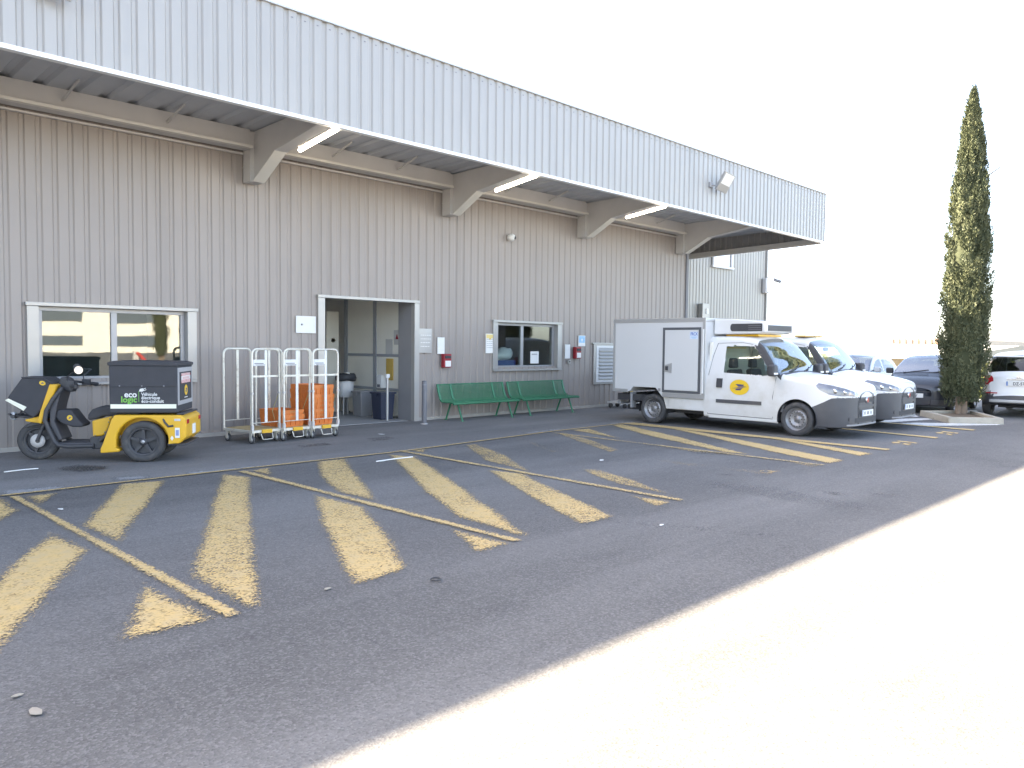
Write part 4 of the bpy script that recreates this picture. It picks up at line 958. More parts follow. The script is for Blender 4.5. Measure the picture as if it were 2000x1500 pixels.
def front_strip(e, B, name, xm, z0, z1, m, off, n=16):      # band that follows the rounded front
    zm = (z0+z1)/2
    def yf(x):
        lo, hi = .2, B.y1
        if B.xs(hi, zm) >= abs(x): return hi
        for _ in range(24):
            c = (lo+hi)/2
            if B.xs(c, zm) > abs(x): lo = c
            else: hi = c
        return lo
    b = MB(); vs_ = []
    for o in (off, -.03):
        for k in range(n+1):
            x = -xm+2*xm*k/n; y = yf(x); nx = x/B.fw(.3)*1.0
            for z in (z0, z1): vs_.append((x+nx*o, y+o*(1-.5*abs(nx)), z))
    t = 2*(n+1); fs = []
    for k in range(n): a = 2*k; fs += [[a, a+1, a+3, a+2], [t+a, t+a+2, t+a+3, t+a+1], [a, a+2, t+a+2, t+a], [a+1, t+a+1, t+a+3, a+3]]
    fs += [[0, t, t+1, 1], [2*n, 2*n+1, t+2*n+1, t+2*n]]
    return b.add(vs_, fs).build(name, m, e)
def seats(e, ys, z0, xoff=.38, m=None):
    for y in ys:
        for s_ in (-1, 1):
            b = MB(); b.box(s_*xoff-.24, s_*xoff+.24, y-.1, y+.42, z0, z0+.16); b.prism([(y-.12, z0+.1), (y+.02, z0+.1), (y-.08, z0+.68), (y-.20, z0+.66)], s_*xoff-.23, s_*xoff+.23, 'x'); b.prism([(y-.22, z0+.70), (y-.10, z0+.70), (y-.12, z0+.90), (y-.21, z0+.90)], s_*xoff-.12, s_*xoff+.12, 'x')
            b.build('seat', m or M_seat, e, .03)
def plate(e, loc, rot, txt, w=.52, eu=True):
    p = empty('number_plate', loc); p.parent = e; p.rotation_euler = rot
    MB().box(-w/2, w/2, -.008, .004, -.055, .055).build('board', M_paper, p, .002)
    if eu:
        MB().box(-w/2+.002, -w/2+.03, -.0095, -.0082, -.052, .052).build('band', mat('plate_blue', (.08, .22, .55), .5), p)
    if txt: text_mesh('lettering', txt, .105, M_dark, p, (0, -.009, -.037), (R(90), 0, 0), 'CENTER', .002, .85)
    else:
        b = MB()
        for k, q in enumerate((-.17, -.13, -.03, .0, .03, .13, .17)): b.box(q-.011, q+.011, -.0095, -.0082, -.03, .03 if k % 2 else .026)
        b.build('faded_characters', M_ink, p)
    return p

# --- refrigerated box van and plain van (same cab)
def make_van(loc, rz, boxed, label):
    e = empty('delivery_van', loc, rz, label, 'van')
    WB = 3.20; yr = -1.91 if boxed else -4.02
    top = [(.93, .80), (.915, .865), (.88, .91), (.80, .948), (.65, .985), (.40, 1.03), (.05, 1.085), (-.27, 1.125), (-.33, 1.145), (-.56, 1.44), (-.80, 1.725), (-.90, 1.785), (-1.05, 1.825), (-1.4, 1.85), (-1.95, 1.86)]
    if not boxed: top += [(-3.6, 1.84), (-3.95, 1.80), (-4.02, 1.74)]
    bot = [(.93, .235), (.85, .205), (.5, .19), (.2, .19), (-.4, .20), (-1.95, .23)]
    if not boxed: bot += [(-4.02, .34)]
    plan = [(.93, .36), (.925, .45), (.91, .53), (.88, .61), (.83, .69), (.76, .755), (.66, .815), (.52, .86), (.36, .885), (.2, .90), (-.3, .912), (-1.95, .915)]
    if not boxed: plan += [(-3.8, .90), (-4.02, .86)]
    belt = [(.93, 1.2), (-.2, 1.12), (-.6, 1.08), (-2, 1.10)]
    if not boxed: belt.append((-4.02, 1.12))
    arches = [(0, .315, .375)]+([] if boxed else [(-WB, .315, .375)])
    winp = [(-1.53, 1.135), (-1.545, 1.64), (-1.50, 1.672), (-.96, 1.665), (-.88, 1.60), (-.50, 1.11), (-.62, 1.10)]
    head = [(.33, .955), (.39, 1.0), (.62, .965), (.80, .915), (.90, .86), (.92, .785), (.76, .775), (.58, .80), (.42, .87)]
    bump_line = [(.2, .52), (.37, .60), (.50, .665), (.62, .735), (.75, .745)]
    B = Body(top, bot, plan, belt, .20, .11, .045, .022, arches, (winp, head, bump_line+bump_line[-2:0:-1]))
    def bl(y): return float(np.interp(y, [.2, .37, .50, .62, .75, .93], [.52, .60, .665, .735, .745, .745]))
    def cls(x, y, z, k):
        if k == 'rear': return None if boxed else ('body' if z < 1.9 else None)
        if k == 'front':
            if z < .245: return 'bumper'
            return 'bumper' if z < .75 else 'body'
        if k == 'top':
            if -.885 < y < -.345: return 'windshield'
            if -.345 <= y < -.28: return 'wiper_cowl'
            return 'body'
        if k == 'arc2' and -.885 < y < -.345: return 'windshield'
        if k in ('arc', 'arc2'):
            if -.88 < y < -.32: return 'a_pillar'
            if y > .2 and z < bl(y): return 'bumper'
            return 'headlight' if poly_in(y, z, head) else 'body'
        if k == 'bottom': return 'underbody'
        if poly_in(y, z, winp): return 'side_window'
        if -1.0 < y < -.34 and z > 1.11 and y > -.95+(1.66-z)*.0: 
            if z > 1.66-(y+.93)*1.25: return 'a_pillar'
        if y > .2:
            if poly_in(y, z, head): return 'headlight'
            if z < bl(y): return 'bumper'
        return 'body'
    mats = dict(body=M_white, windshield=M_wglass, wiper_cowl=M_black, a_pillar=M_black, headlight=mat('headlamp_glass', (.21, .22, .25), .12, .3, .4, 14), underbody=M_dark, side_window=M_cglass, bumper=M_dgrey)
    B.build(e, cls, mats)
    # wheels and wells
    for s_ in (1, -1):
        wheel_well(e, 0, .315, .375, s_*.90, s_*.62); wheel_well(e, -WB, .315, .375, s_*.86, s_*.60)
        w = car_wheel(e, (s_*.805, 0, .316), .316, .19, s_); w.rotation_euler = (0, 0, 0); car_wheel(e, (s_*.795, -WB, .316), .316, .19, s_)
    # side trim
    patch(e, B, 'rub_strip', -1.66, -.69, .535, .605, M_dgrey, (1, -1), .014)
    patch(e, B, 'door_handle', -1.66, -1.54, .84, 1.02, M_black, (1, -1), .03, 2)
    seam(e, B, [(-1.86, .30), (-1.86, 1.1), (-1.80, 1.5), (-1.74, 1.72)], (1, -1)); seam(e, B, [(-.47, .30), (-.47, .7), (-.42, 1.08)], (1, -1)); seam(e, B, [(-1.86, .30), (-.47, .285)], (1, -1))
    seam(e, B, [(-1.74, 1.72), (-1.2, 1.735), (-.98, 1.70)], (1, -1), .006, 'door_seam', M_grey)
    patch(e, B, 'sill_strip', -1.84, -.40, .225, .275, M_paper, (1, -1), .006)
    emb = emblem(e, (B.xs(-1.16, .86)+.013, -1.16, .86), (0, 0, R(90)), .205, .15)
    emb2 = emblem(e, (-B.xs(-1.16, .86)-.013, -1.16, .86), (0, 0, R(-90)), .205, .15)
    # mirrors, wipers, bonnet line, front face
    for s_ in (1, -1):
        x = s_*(B.xs(-.5, 1.15))
        o = MB().box(x+s_*.06, x+s_*.24, -.50, -.36, 1.10, 1.32).build('mirror', M_black, e, .04, 3)
        MB().tube([(x-s_*.02, -.46, 1.12), (x+s_*.12, -.44, 1.14)], .03, 8).build('arm', M_black, o)
        MB().box(x+s_*.08, x+s_*.235, -.362, -.350, 1.135, 1.17).build('indicator', M_paper, o, .004)
        MB().box(x+s_*.08, x+s_*.22, -.508, -.502, 1.13, 1.30).build('mirror_glass', mat('mirror_face', (.85, .87, .9), .04, .9), o)
    for x0, x1 in ((.55, -.05), (-.1, -.62)):
        MB().tube([(x0, -.32, 1.19), (x1+.1, -.38, 1.26), (x1, -.41, 1.30)], .011, 6).build('wiper', M_black, e)
    yf = .93
    front_strip(e, B, 'grille', .36, .65, .715, M_dark, .004); front_strip(e, B, 'bumper_lip', .40, .555, .60, M_dgrey, .016)
    front_strip(e, B, 'lower_grille', .50, .29, .375, M_dark, .004); front_strip(e, B, 'chin_strip', .66, .235, .262, M_grey, .012)
    b = MB(); b.lathe([(0, .062), (.018, .062), (.024, .05)], (0, yf+.0, .69), 'y', 24); o = b.build('badge', M_chrome, e); b = MB(); b.disc((0, yf+.0245, .69), .048, 'y', 20); b.build('badge_face', mat('badge_red', (.45, .06, .05), .25), o)
    plate(e, (0, yf+.02, .455), (0, 0, R(180)), None)
    for s_ in (1, -1):
        MB().lathe([(-.02, .05), (.012, .05), (.014, 0)], (s_*.60, .855, .36), 'y', 14).build('fog_lamp', M_dark, e)
        b = MB(); b.lathe([(0, .045), (.012, .045), (.014, .0)], (s_*(B.xs(.66, .86)-.006), .66, .86), 'x', 16)
        if s_ < 0: b.v = [(2*-(B.xs(.66, .86)-.006)-v[0], v[1], v[2]) for v in b.v]
        b.build('headlamp_bulb', M_chrome, e)
        q = B.xs(.80, .84)-.004; b = MB(); b.lathe([(0, .036), (.01, .036), (.012, .0)], (q, .80, .84), 'x', 14)
        if s_ < 0: b.v = [(-v[0], v[1], v[2]) for v in b.v]
        b.build('headlamp_bulb', M_chrome, e)
    MB().tube([(.12, -.98, 1.83), (.12, -1.18, 2.08)], .005, 5).build('aerial', M_black, e)
    # cabin
    b = MB(); b.box(-.8, .8, -1.80, -.3, .42, .50); b.prism([(-.30, .5), (-.12, .95), (-.30, 1.06), (-.62, 1.0), (-.66, .86), (-.45, .55)], -.82, .82, 'x'); b.build('dashboard', M_grey, e)
    seats(e, (-1.42,), .52, .40)
    MB().lathe([(-.015, .17), (-.015, .19), (.015, .19), (.015, .17)], (-.38, -.78, 1.03), 'y', 20, True).build('steering_wheel', M_black, e)
    b = MB(); b.box(-.82, .82, -1.875, -1.85, .45, 1.74); b.cm = 1; b.box(-.6, .6, -1.849, -1.840, 1.62, 1.64); b.build('bulkhead', [M_cream, M_logo], e)
    MB().box(-.10, .10, -.86, -.80, 1.58, 1.66).build('interior_mirror', M_black, e, .01)
    b = MB(); b.box(-.55, .55, -4.0 if not boxed else -4.1, .4, .24, .34); b.box(-.75, .75, -WB-.06, -WB+.06, .26, .36); b.build('chassis', M_dark, e)
    if boxed:
        y0, y1, z0, z1, w = -4.22, -1.93, .66, 2.22, .93
        wz, wy = .70, (-3.72, -3.02)
        prof = [(y0, z0), (wy[0]-.06, z0), (wy[0]+.04, .77), (wy[1]-.08, .77), (wy[1]+.08, .60), (y1, .60), (y1, z1), (y0, z1)]
        o = MB().prism([(q[0], q[1]) for q in prof], -w, w, 'x').build('cargo_box', M_whitegrp, e)
        b = MB()
        for s_ in (1, -1):
            a, c = s_*(w+.001), s_*(w+.010)
            for q in ((y0-.012, y1+.012, z1-.07, z1+.012), (y0-.012, y0+.05, z0+.05, z1-.07), (y1-.055, y1+.012, .67, z1-.07), (y0-.012, wy[0]-.10, z0-.02, z0+.05), (wy[1]+.09, y1+.012, .58, .67)): b.box(a, c, *q)
        b.box(-w-.008, w+.008, y0-.012, y0-.001, z0-.02, z0+.05); b.box(-w-.008, w+.008, y0-.012, y0-.001, z1-.07, z1+.011); b.box(-w-.009, w+.009, y1+.001, y1+.012, z1-.07, z1+.011); b.box(-w-.009, w+.009, y0-.01, y1+.01, z1+.001, z1+.011)
        b.build('box_edge', M_alu, o, .004)
        for s_ in (1, -1):
            x = s_*(w+.001)
            g_ = MB(); ya, yb, za, zb = -2.93, -2.02, .68, 2.04; t = .05
            for q in ((ya, yb, zb-t, zb), (ya, yb, za, za+t), (ya, ya+t, za+t, zb-t), (yb-t, yb, za+t, zb-t)): g_.box(x, s_*(w+.014), *q)
            dd = MB().box(x, s_*(w+.022), ya+t+.006, yb-t-.006, za+t+.006, zb-t-.006).build('side_door', M_whitegrp, o, .006)
            g_.build('door_seal', mat('seal_grey', (.10, .105, .115), .6), dd)
            MB().prism([(ya+.06, 1.12), (ya+.24, 1.09), (ya+.24, 1.30), (ya+.06, 1.25)], x*1.0, s_*(w+.03), 'x').build('latch_plate', M_alu, dd); MB().box(s_*(w+.03), s_*(w+.045), ya+.09, ya+.15, 1.15, 1.23).build('latch_handle', M_dark, dd)
            b = MB(); b.tube([(s_*(w+.02), yb+.06, .70), (s_*(w+.02), yb+.06, 2.0)], .018, 6); b.build('door_rail', M_paper, dd)
        lb = MB().box(w+.0225, w+.024, -2.27, -2.08, 1.80, 1.95).build('maker_label', mat('label_pale', (.62, .72, .85), .5), o)
        text_mesh('lettering', 'FRCX', .088, mat('label_ink', (.10, .20, .50), .5), lb, (w+.0242, -2.255, 1.875), (R(90), 0, R(90)), 'LEFT', .002, .74)
        b = MB(); b.box(w+.0241, w+.0247, -2.24, -2.11, 1.835, 1.845); b.box(w+.0241, w+.0247, -2.22, -2.13, 1.815, 1.823); b.build('small_print', M_lblue, lb)
        b = MB(); b.box(w+.0105, w+.013, -3.03, -2.97, .70, .76); b.build('plug_cover', M_grey, o)
        # lower skirt, rear under-run, rear arch
        MB().box(-.90, .90, -2.80, -1.90, .335, .575).build('side_skirt', M_white, e, .02)
        b = MB(); b.prism([(-2.80, .335), (-2.80, .59), (-2.94, .59), (-2.86, .335)], -.88, .88, 'x'); b.build('side_skirt', M_white, e, .01)
        b = MB(); b.box(-.85, .85, -4.15, -2.75, .46, .60); b.build('subframe', M_dark, e)
        b = MB(); b.box(-.78, .78, -4.20, -4.12, .36, .44); b.box(.60, .66, -4.16, -4.0, .40, .64); b.box(-.66, -.60, -4.16, -4.0, .40, .64); b.box(.72, .9, -3.78, -3.74, .30, .64); b.build('rear_bar', M_grey, e, .01)
        # refrigeration unit over the cab
        f = MB().prism([(-1.92, 1.90), (-1.92, 2.215), (-1.5, 2.21), (-.92, 2.165), (-.80, 2.10), (-.80, 1.95), (-.95, 1.91)], -.62, .62, 'x').build('cooling_unit', M_white, e, .03, 3)
        for s_ in (1, -1):
            b = MB(); n = 10; r = .075; ya, yb, zc = -1.50, -.86, 2.035
            pts = [(ya+r*math.cos(t)*.6, zc+r*math.sin(t)) for t in np.linspace(R(90), R(270), n)]+[(yb, zc-r), (yb, zc+r)]
            b.prism(pts, s_*.60, s_*.628, 'x'); b.build('side_grille', M_black, f)
            b = MB()
            for k in range(3): b.box(s_*.629, s_*.634, -1.15, -.88, 1.985+k*.04, 1.992+k*.04)
            b.build('grille_bar', M_ink, f)
        MB().box(-.5, .5, -.803, -.79, 1.97, 2.08).build('front_grille', M_black, f)
        b = MB(); b.box(-.5, .5, -1.7, -1.0, 1.86, 1.90); b.build('roof_mount', M_yellow, e)
    else:
        b = MB(); b.box(-.45, .45, -1.35, -1.1, 1.885, 1.925); b.build('roof_strip', mat('amber', (.55, .35, .12), .4), e, .01)  # plain low brownish strip laid across the cab roof
        for s_ in (1, -1): MB().box(s_*.80, s_*.90, -4.03, -3.98, .9, 1.3).build('tail_light', M_redlens, e)
    return e
VX = 14.93
make_van((VX, -6.79, .004), math.pi, True, 'white refrigerated box van with grey edged cargo box and roof cooler')
make_van((VX+2.42, -6.73, .004), math.pi+R(.5), False, 'white panel van parked on the far side of the refrigerated van')

def make_car(name, loc, rz, label, paint, kind):
    e = empty(name, loc, rz, label, 'car')
    if kind == 'hatch':      # front at +y
        top = [(.78, .62), (.76, .68), (.68, .74), (.35, .87), (-.05, .95), (-.15, .99), (-.5, 1.24), (-.85, 1.41), (-1.2, 1.46), (-1.8, 1.45), (-2.3, 1.36), (-2.6, 1.15), (-2.85, .98), (-2.92, .85), (-2.93, .6)]
        bot = [(.78, .22), (.5, .18), (-2.5, .2), (-2.93, .3)]; plan = [(.78, .42), (.76, .52), (.68, .66), (.5, .76), (.1, .82), (-1.5, .83), (-2.4, .80), (-2.8, .70), (-2.93, .55)]
        belt = [(.78, 1.1), (-.1, .97), (-1.5, .94), (-2.93, 1.0)]; wb = 2.35; r = .29; tum = .34
        winp = [(-.42, .97), (-.88, 1.28), (-1.15, 1.345), (-1.75, 1.34), (-2.2, 1.24), (-2.42, 1.03), (-2.0, .97)]; pil = (-1.38, -1.30); ws = (-.86, -.20); rw = (-2.62, -2.34)
    else:                    # crossover; its tail at -y is what shows
        top = [(.85, .75), (.82, .85), (.5, .98), (0, 1.06), (-.1, 1.09), (-.5, 1.36), (-.95, 1.56), (-1.4, 1.60), (-2.4, 1.57), (-2.88, 1.50), (-3.0, 1.44), (-3.12, 1.22), (-3.24, 1.05), (-3.32, .95), (-3.36, .70), (-3.36, .50)]
        bot = [(.85, .24), (.4, .22), (-2.6, .24), (-3.36, .34)]; plan = [(.85, .5), (.8, .66), (.6, .8), (.2, .88), (-2.4, .89), (-2.9, .86), (-3.15, .79), (-3.30, .69), (-3.36, .60)]
        belt = [(.85, 1.2), (-.1, 1.06), (-2, 1.03), (-3.36, 1.06)]; wb = 2.57; r = .335; tum = .36
        winp = [(-.40, 1.08), (-.9, 1.42), (-1.2, 1.475), (-2.2, 1.45), (-2.62, 1.32), (-2.75, 1.12), (-2.2, 1.07)]; pil = (-1.55, -1.45); ws = (-.94, -.16); rw = (-3.22, -2.95)
    A_ = [(0, r, r+.05), (-wb, r, r+.05)]
    head = [(.25, .70), (.3, .80), (.55, .77), (.74, .66), (.74, .60), (.45, .62)] if kind == 'hatch' else [(.3, .80), (.35, .92), (.8, .85), (.8, .74)]
    tail = [(-2.45, .7), (-2.5, .95), (-2.75, .9), (-2.8, .7)] if kind == 'hatch' else [(-3.02, .78), (-3.04, 1.02), (-3.14, 1.05), (-3.30, 1.0), (-3.345, .80), (-3.25, .76)]
    B = Body(top, bot, plan, belt, tum, .10, .04, .03, A_, (winp, head, tail))
    def cls(x, y, z, k):
        if k == 'front': return 'lower_trim' if z < .45 else 'body'
        if k == 'rear': return 'lower_trim' if z < .56 and kind != 'hatch' else 'body'
        if k == 'bottom': return 'underbody'
        if k == 'top':
            if ws[0] < y < ws[1]: return 'windshield'
            if rw[0] < y < rw[1]: return 'rear_window'
            return 'body'
        if k == 'arc2' and ws[0] < y < ws[1]: return 'windshield'
        if k == 'arc2' and rw[0] < y < rw[1]: return 'rear_window'
        if k in ('arc', 'arc2', 'side'):
            if poly_in(y, z, winp) and k == 'side': return 'body' if pil[0] < y < pil[1] else 'side_window'
            if poly_in(y, z, head): return 'headlight'
            if poly_in(y, z, tail): return 'tail_light'
            if z < (.36 if kind == 'hatch' else .40): return 'lower_trim'
            if kind != 'hatch' and y < -3.0 and .44 < z < .56: return 'lower_trim'
            if kind != 'hatch' and y < -3.0 and z < .60: return 'lower_trim'
        return 'body'
    gl = M_cglass
    B.build(e, cls, dict(body=paint, windshield=M_wglass, rear_window=M_dglass if kind != 'hatch' else gl, side_window=gl if paint is M_wcar and kind == 'hatch' else M_dglass, headlight=M_lens, tail_light=M_redlens, lower_trim=M_dgrey if kind != 'hatch' else M_black, underbody=M_dark))
    for s_ in (1, -1):
        wx = B.fw(0)-.10
        for y in (0, -wb): wheel_well(e, y, r, r+.05, s_*(wx+.07), s_*(wx-.22)); car_wheel(e, (s_*wx, y, r), r, .18, s_, 'alloy')
        x = s_*B.xs(-.42, 1.0)
        zz = .98 if kind == 'hatch' else 1.08
        o = MB().box(x+s_*.05, x+s_*.22, -.52, -.38, zz, zz+.15).build('mirror', M_black if paint is M_carg else paint, e, .03); MB().tube([(x-s_*.03, -.45, zz+.04), (x+s_*.08, -.45, zz+.06)], .02, 6).build('arm', M_black, o)
        patch(e, B, 'door_handle', -1.22, -1.07, .82, .85, paint, (s_,), .02, 2)
    seam(e, B, [(-1.33, .35), (-1.33, .95)]); seam(e, B, [(-.30, .4), (-.25, .7), (-.3, .95)])
    seats(e, (-1.2, -2.0), .42, .36)
    b = MB(); b.prism([(-.25, .5), (-.12, .86), (-.3, .93), (-.6, .88), (-.6, .6)], -.7, .7, 'x'); b.build('dashboard', M_black, e)
    b = MB(); b.box(-.55, .55, -2.7, .5, .2, .3); b.build('chassis', M_dark, e)
    for x0, x1 in ((.5, -.1), (-.1, -.6)): MB().tube([(x0, B.ys[0]*0-.14, B.ft(-.14)+.03), (x1, -.25, B.ft(-.25)+.05)], .01, 5).build('wiper', M_black, e)
    if kind == 'hatch':
        yf = .78
        MB().box(-.40, .40, yf-.03, yf+.006, .545, .575).build('grille', M_dark, e); MB().box(-.42, .42, yf-.03, yf+.006, .25, .36).build('lower_grille', M_dark, e)
        b = MB(); b.prism([(-.055, 0), (0, -.075), (.055, 0), (0, .075)], yf, yf+.015, 'y')
        for i, v in enumerate(b.v): b.v[i] = (v[0], v[1]-.02, v[2]+.62)
        b.build('badge', M_chrome, e)
    return e
make_car('hatchback', (23.55-1.15, -6.35, .004), R(90)+R(3), 'dark grey hatchback facing out, partly behind the cypress', M_carg, 'hatch')
hb = bpy.data.objects['hatchback']; plate(hb, (0, .80, .46), (0, 0, R(180)), 'B WV', .5)
hw = make_car('hatchback', (22.9, -3.95, .004), R(90), 'small white hatchback behind the panel van', M_wcar, 'hatch'); plate(hw, (0, .80, .46), (0, 0, R(180)), None, .5); MB().tube([(0, -.95, 1.48), (0, -1.0, 2.0)], .008, 5).build('aerial', M_black, hw)
sv = make_car('crossover', (22.15+3.36, -8.5, .004), R(-90)+R(2), 'white crossover showing its tail beside the cypress', M_wcar, 'suv')
plate(sv, (0, -3.385, .83), (R(6), 0, 0), 'DZ-57', .52); MB().box(-.62, .62, -3.385, -3.34, .36, .43).build('skid_plate', M_alu, sv, .015); MB().prism([(-2.80, 1.53), (-3.05, 1.50), (-3.05, 1.475), (-2.80, 1.50)], -.58, .58, 'x').build('spoiler', M_wcar, sv)
MB().box(-.25, .25, -3.375, -3.35, .92, .945).build('tailgate_grip', M_chrome, sv); MB().box(-.06, .06, -3.37, -3.33, .965, 1.0).build('badge', M_chrome, sv)
for s_ in (1, -1): MB().box(s_*.45, s_*.70, -3.368, -3.34, .575, .60).build('reflector', M_redlens, sv)

# ------------------------------------------------------------------ cypresses, island, background
def cypress(base, H, Rm, n, seed, label, z0=.30, trunk=True):
    rnd = random.Random(seed); e = empty('cypress_tree', base, 0, label, 'tree')
    if trunk:
        b = MB()
        for dx, dy, rr in ((0, 0, .11), (.16, .06, .06), (-.13, .05, .055)): b.tube([(dx, dy, -.02), (dx*1.1, dy, .35), (dx*.8, dy*.6, .9), (dx*.4, 0, 2.2)], [rr*1.25, rr, rr*.9, rr*.5], 10)
        b.build('trunk', M_bark, e)
    rad = pchip([(0, .62), (.05, .88), (.14, 1.0), (.30, 1.0), (.45, .95), (.62, .80), (.78, .58), (.90, .33), (.97, .13), (1.0, .02)])
    prof = lambda t: Rm*rad(t)
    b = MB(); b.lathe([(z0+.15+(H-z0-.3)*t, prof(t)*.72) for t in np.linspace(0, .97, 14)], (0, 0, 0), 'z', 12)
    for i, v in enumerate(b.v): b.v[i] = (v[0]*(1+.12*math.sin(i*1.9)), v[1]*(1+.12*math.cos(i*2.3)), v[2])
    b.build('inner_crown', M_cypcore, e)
    V = []; F = []
    for k in range(n):
        t = rnd.random()**.9; z = z0+(H-z0)*t; a = rnd.uniform(0, 2*math.pi)
        rp = prof(t)*(rnd.uniform(.70, .98)+.07*math.sin(5*a+z*2.3)+.05*math.sin(2*a-z*5))
        c = Vector((rp*math.cos(a), rp*math.sin(a), z)); L_ = (rnd.uniform(.28, .52)+(.25 if rnd.random() < .07 else 0))*(1-.4*t)*(H/7.6)**.5; rr = rnd.uniform(.06, .115)*(1-.35*t)*(H/7.6)**.5
        out = Vector((math.cos(a), math.sin(a), 0)); up = (Vector((0, 0, 1))+out*rnd.uniform(-.02, .2)+Vector((rnd.uniform(-.12, .12), rnd.uniform(-.12, .12), 0))).normalized()
        for s_ in range(60):
            u = rnd.random(); w = rr*math.sin(math.pi*min(1, .12+u*.9))**.8*rnd.uniform(.35, 1); b_ = rnd.uniform(0, 2*math.pi)
            rad_ = Vector((math.cos(b_), math.sin(b_), 0)); p = c+up*(L_*(u-.35))+rad_*w
            d = (up*rnd.uniform(.6, 1.1)+rad_*rnd.uniform(.3, 1.0)+Vector((rnd.uniform(-.3, .3), rnd.uniform(-.3, .3), rnd.uniform(-.2, .2)))).normalized()
            sd_ = d.cross(Vector((rnd.uniform(-1, 1), rnd.uniform(-1, 1), rnd.uniform(-1, 1)))).normalized()
            l, wd = rnd.uniform(.03, .07), rnd.uniform(.007, .015); o = len(V)
            V += [tuple(p-d*l*.4), tuple(p+sd_*wd), tuple(p+d*l), tuple(p-sd_*wd)]; F.append([o, o+1, o+2, o+3])
    b = MB(); b.add(V, F); b.build('crown', M_cyp, e)
    return e
TB = G(1878, 814)
ct = cypress((TB.x, TB.y, .06), 7.72, .54, 1300, 3, 'tall slim cypress growing from the kerbed island')
b = MB(); b.tube([(.10, -.25, 5.7), (.25, -.55, 5.95), (.28, -.62, 6.1)], [.02, .012, .004], 5); b.tube([(.1, -.35, 3.0), (.2, -.72, 3.15), (.2, -.76, 3.35)], [.015, .008, .004], 5); b.build('bare_twig', M_bark, ct)
cypress((22.6, -45, 0), 8.5, .55, 420, 5, 'cypress mirrored in the window behind the tricycle', .6)
# kerbed island
isl = [G(1795, 812), G(1853, 827), G(1962, 829), G(1902, 812)]
isl = [Vector((p.x, p.y, 0)) for p in isl]
cen = sum(isl, Vector())/4
soil = tag(MB().add([tuple(cen+(p-cen)*.93+Vector((0, 0, .07))) for p in isl], [[0, 1, 2, 3]]).build('planting_island', mat('soil', (.17, .13, .09), .95, 0, .3, 5, .6, 30)), kind='structure')
if soil.data.polygons[0].normal.z < 0: soil.data.flip_normals()
M_kerb = mat('kerb_stone', (.40, .37, .31), .85, 0, .15, 8, .4, 50, dirt=(.30, .28, .22), dscale=4)
for i in range(4):
    a, c = isl[i], isl[(i+1) % 4]; d = (c-a); L_ = d.length; d.normalize(); nn = (cen-(a+c)/2); nn = (nn-d*nn.dot(d)).normalized(); ns = max(1, round(L_/1.0))
    for k in range(ns):
        p, q = a+d*(L_*k/ns+.006), a+d*(L_*(k+1)/ns-.006)
        lo = [p, q, q+nn*.14, p+nn*.14]; hi = [p+nn*.03, q+nn*.03, q+nn*.14, p+nn*.14]
        MB().add([(v.x, v.y, -.02) for v in lo]+[(v.x, v.y, .135+.004*random.random()) for v in hi], [(0,3,2,1),(4,5,6,7),(0,1,5,4),(1,2,6,5),(2,3,7,6),(3,0,4,7)]).build('kerb_stone', M_kerb, soil, .012)
# low depot behind the cars
DP = empty('depot', (0, 0, 0), 0, 'low beige depot with white sloping roof far behind the parked cars', 'building')
M_beige = mat('beige_render', (.40, .36, .29), .8)
MB().box(52, 64, .4, 20, -1.75, 1.12).build('wall', M_beige, DP)
MB().box(50.1, 64, .2, 20, 1.12, 1.34).build('eaves', mat('eaves_beige', (.55, .50, .40), .6), DP)  # overhang made deeper so that its shade covers the depot wall
b = MB(); b.add([(50.1, .2, 1.35), (50.1, 20, 1.35), (64, 20, 2.2), (64, .2, 2.0)], [[0, 3, 2, 1]]); b.build('roof', M_paper, DP)
for y in (3.2, 9.5): MB().box(51.85, 52, y, y+.45, -1.7, 1.12).build('pilaster', mat('pilaster_grey', (.22, .20, .17), .7), DP)
for y in (5.2, 11.2): MB().box(51.93, 51.99, y, y+.7, -1.7, .35).build('door', M_steel, DP)
DQ = empty('hangar', (0, 0, 0), 0, 'far hangar with brown ribbed cladding rising over the white roof', 'building')
MB().box(80, 100, 6.5, 14.6, -1.75, 2.2).build('wall', M_beige, DQ)
for k in range(14): MB().box(79.8, 79.99, 6.6+k*.57, 6.6+k*.57+.33, 1.0, 2.72).build('cladding_rib', mat('brown_cladding', (.30, .20, .14), .7), DQ)
MB().box(79.9, 100, 6.5, 14.6, 2.2, 2.6).build('upper_band', mat('pale_band', (.5, .42, .34), .7), DQ)
def bush(base, w, h, n, seed, label, m, cat='bush', name='bush', tip=1.0):
    rnd = random.Random(seed); e = empty(name, base, 0, label, cat)
    MB().tube([(0, 0, -.1), (0, 0, h*.5)], .06*h/2, 6).build('stem', M_bark, e)
    V = []; F = []
    for k in range(n):
        z = rnd.random()**.8; a = rnd.uniform(0, 6.283); rr = w*math.sqrt(max(0.02, 1-(z*1.0)**(2*tip)))*rnd.uniform(.45, 1)*(1+.25*math.sin(3*a+seed))
        p = Vector((rr*math.cos(a), rr*math.sin(a), .05+h*z)); d = Vector((rnd.gauss(0, 1), rnd.gauss(0, 1), rnd.gauss(.4, 1))).normalized(); s_ = d.cross(Vector((rnd.gauss(0, 1), rnd.gauss(0, 1), rnd.gauss(0, 1)))).normalized()
        l = rnd.uniform(.05, .10)*h**.5; o = len(V); V += [tuple(p-d*l), tuple(p+s_*l*.5), tuple(p+d*l), tuple(p-s_*l*.5)]; F.append([o, o+1, o+2, o+3])
    b = MB(); b.add(V, F); b.build('foliage', m, e)
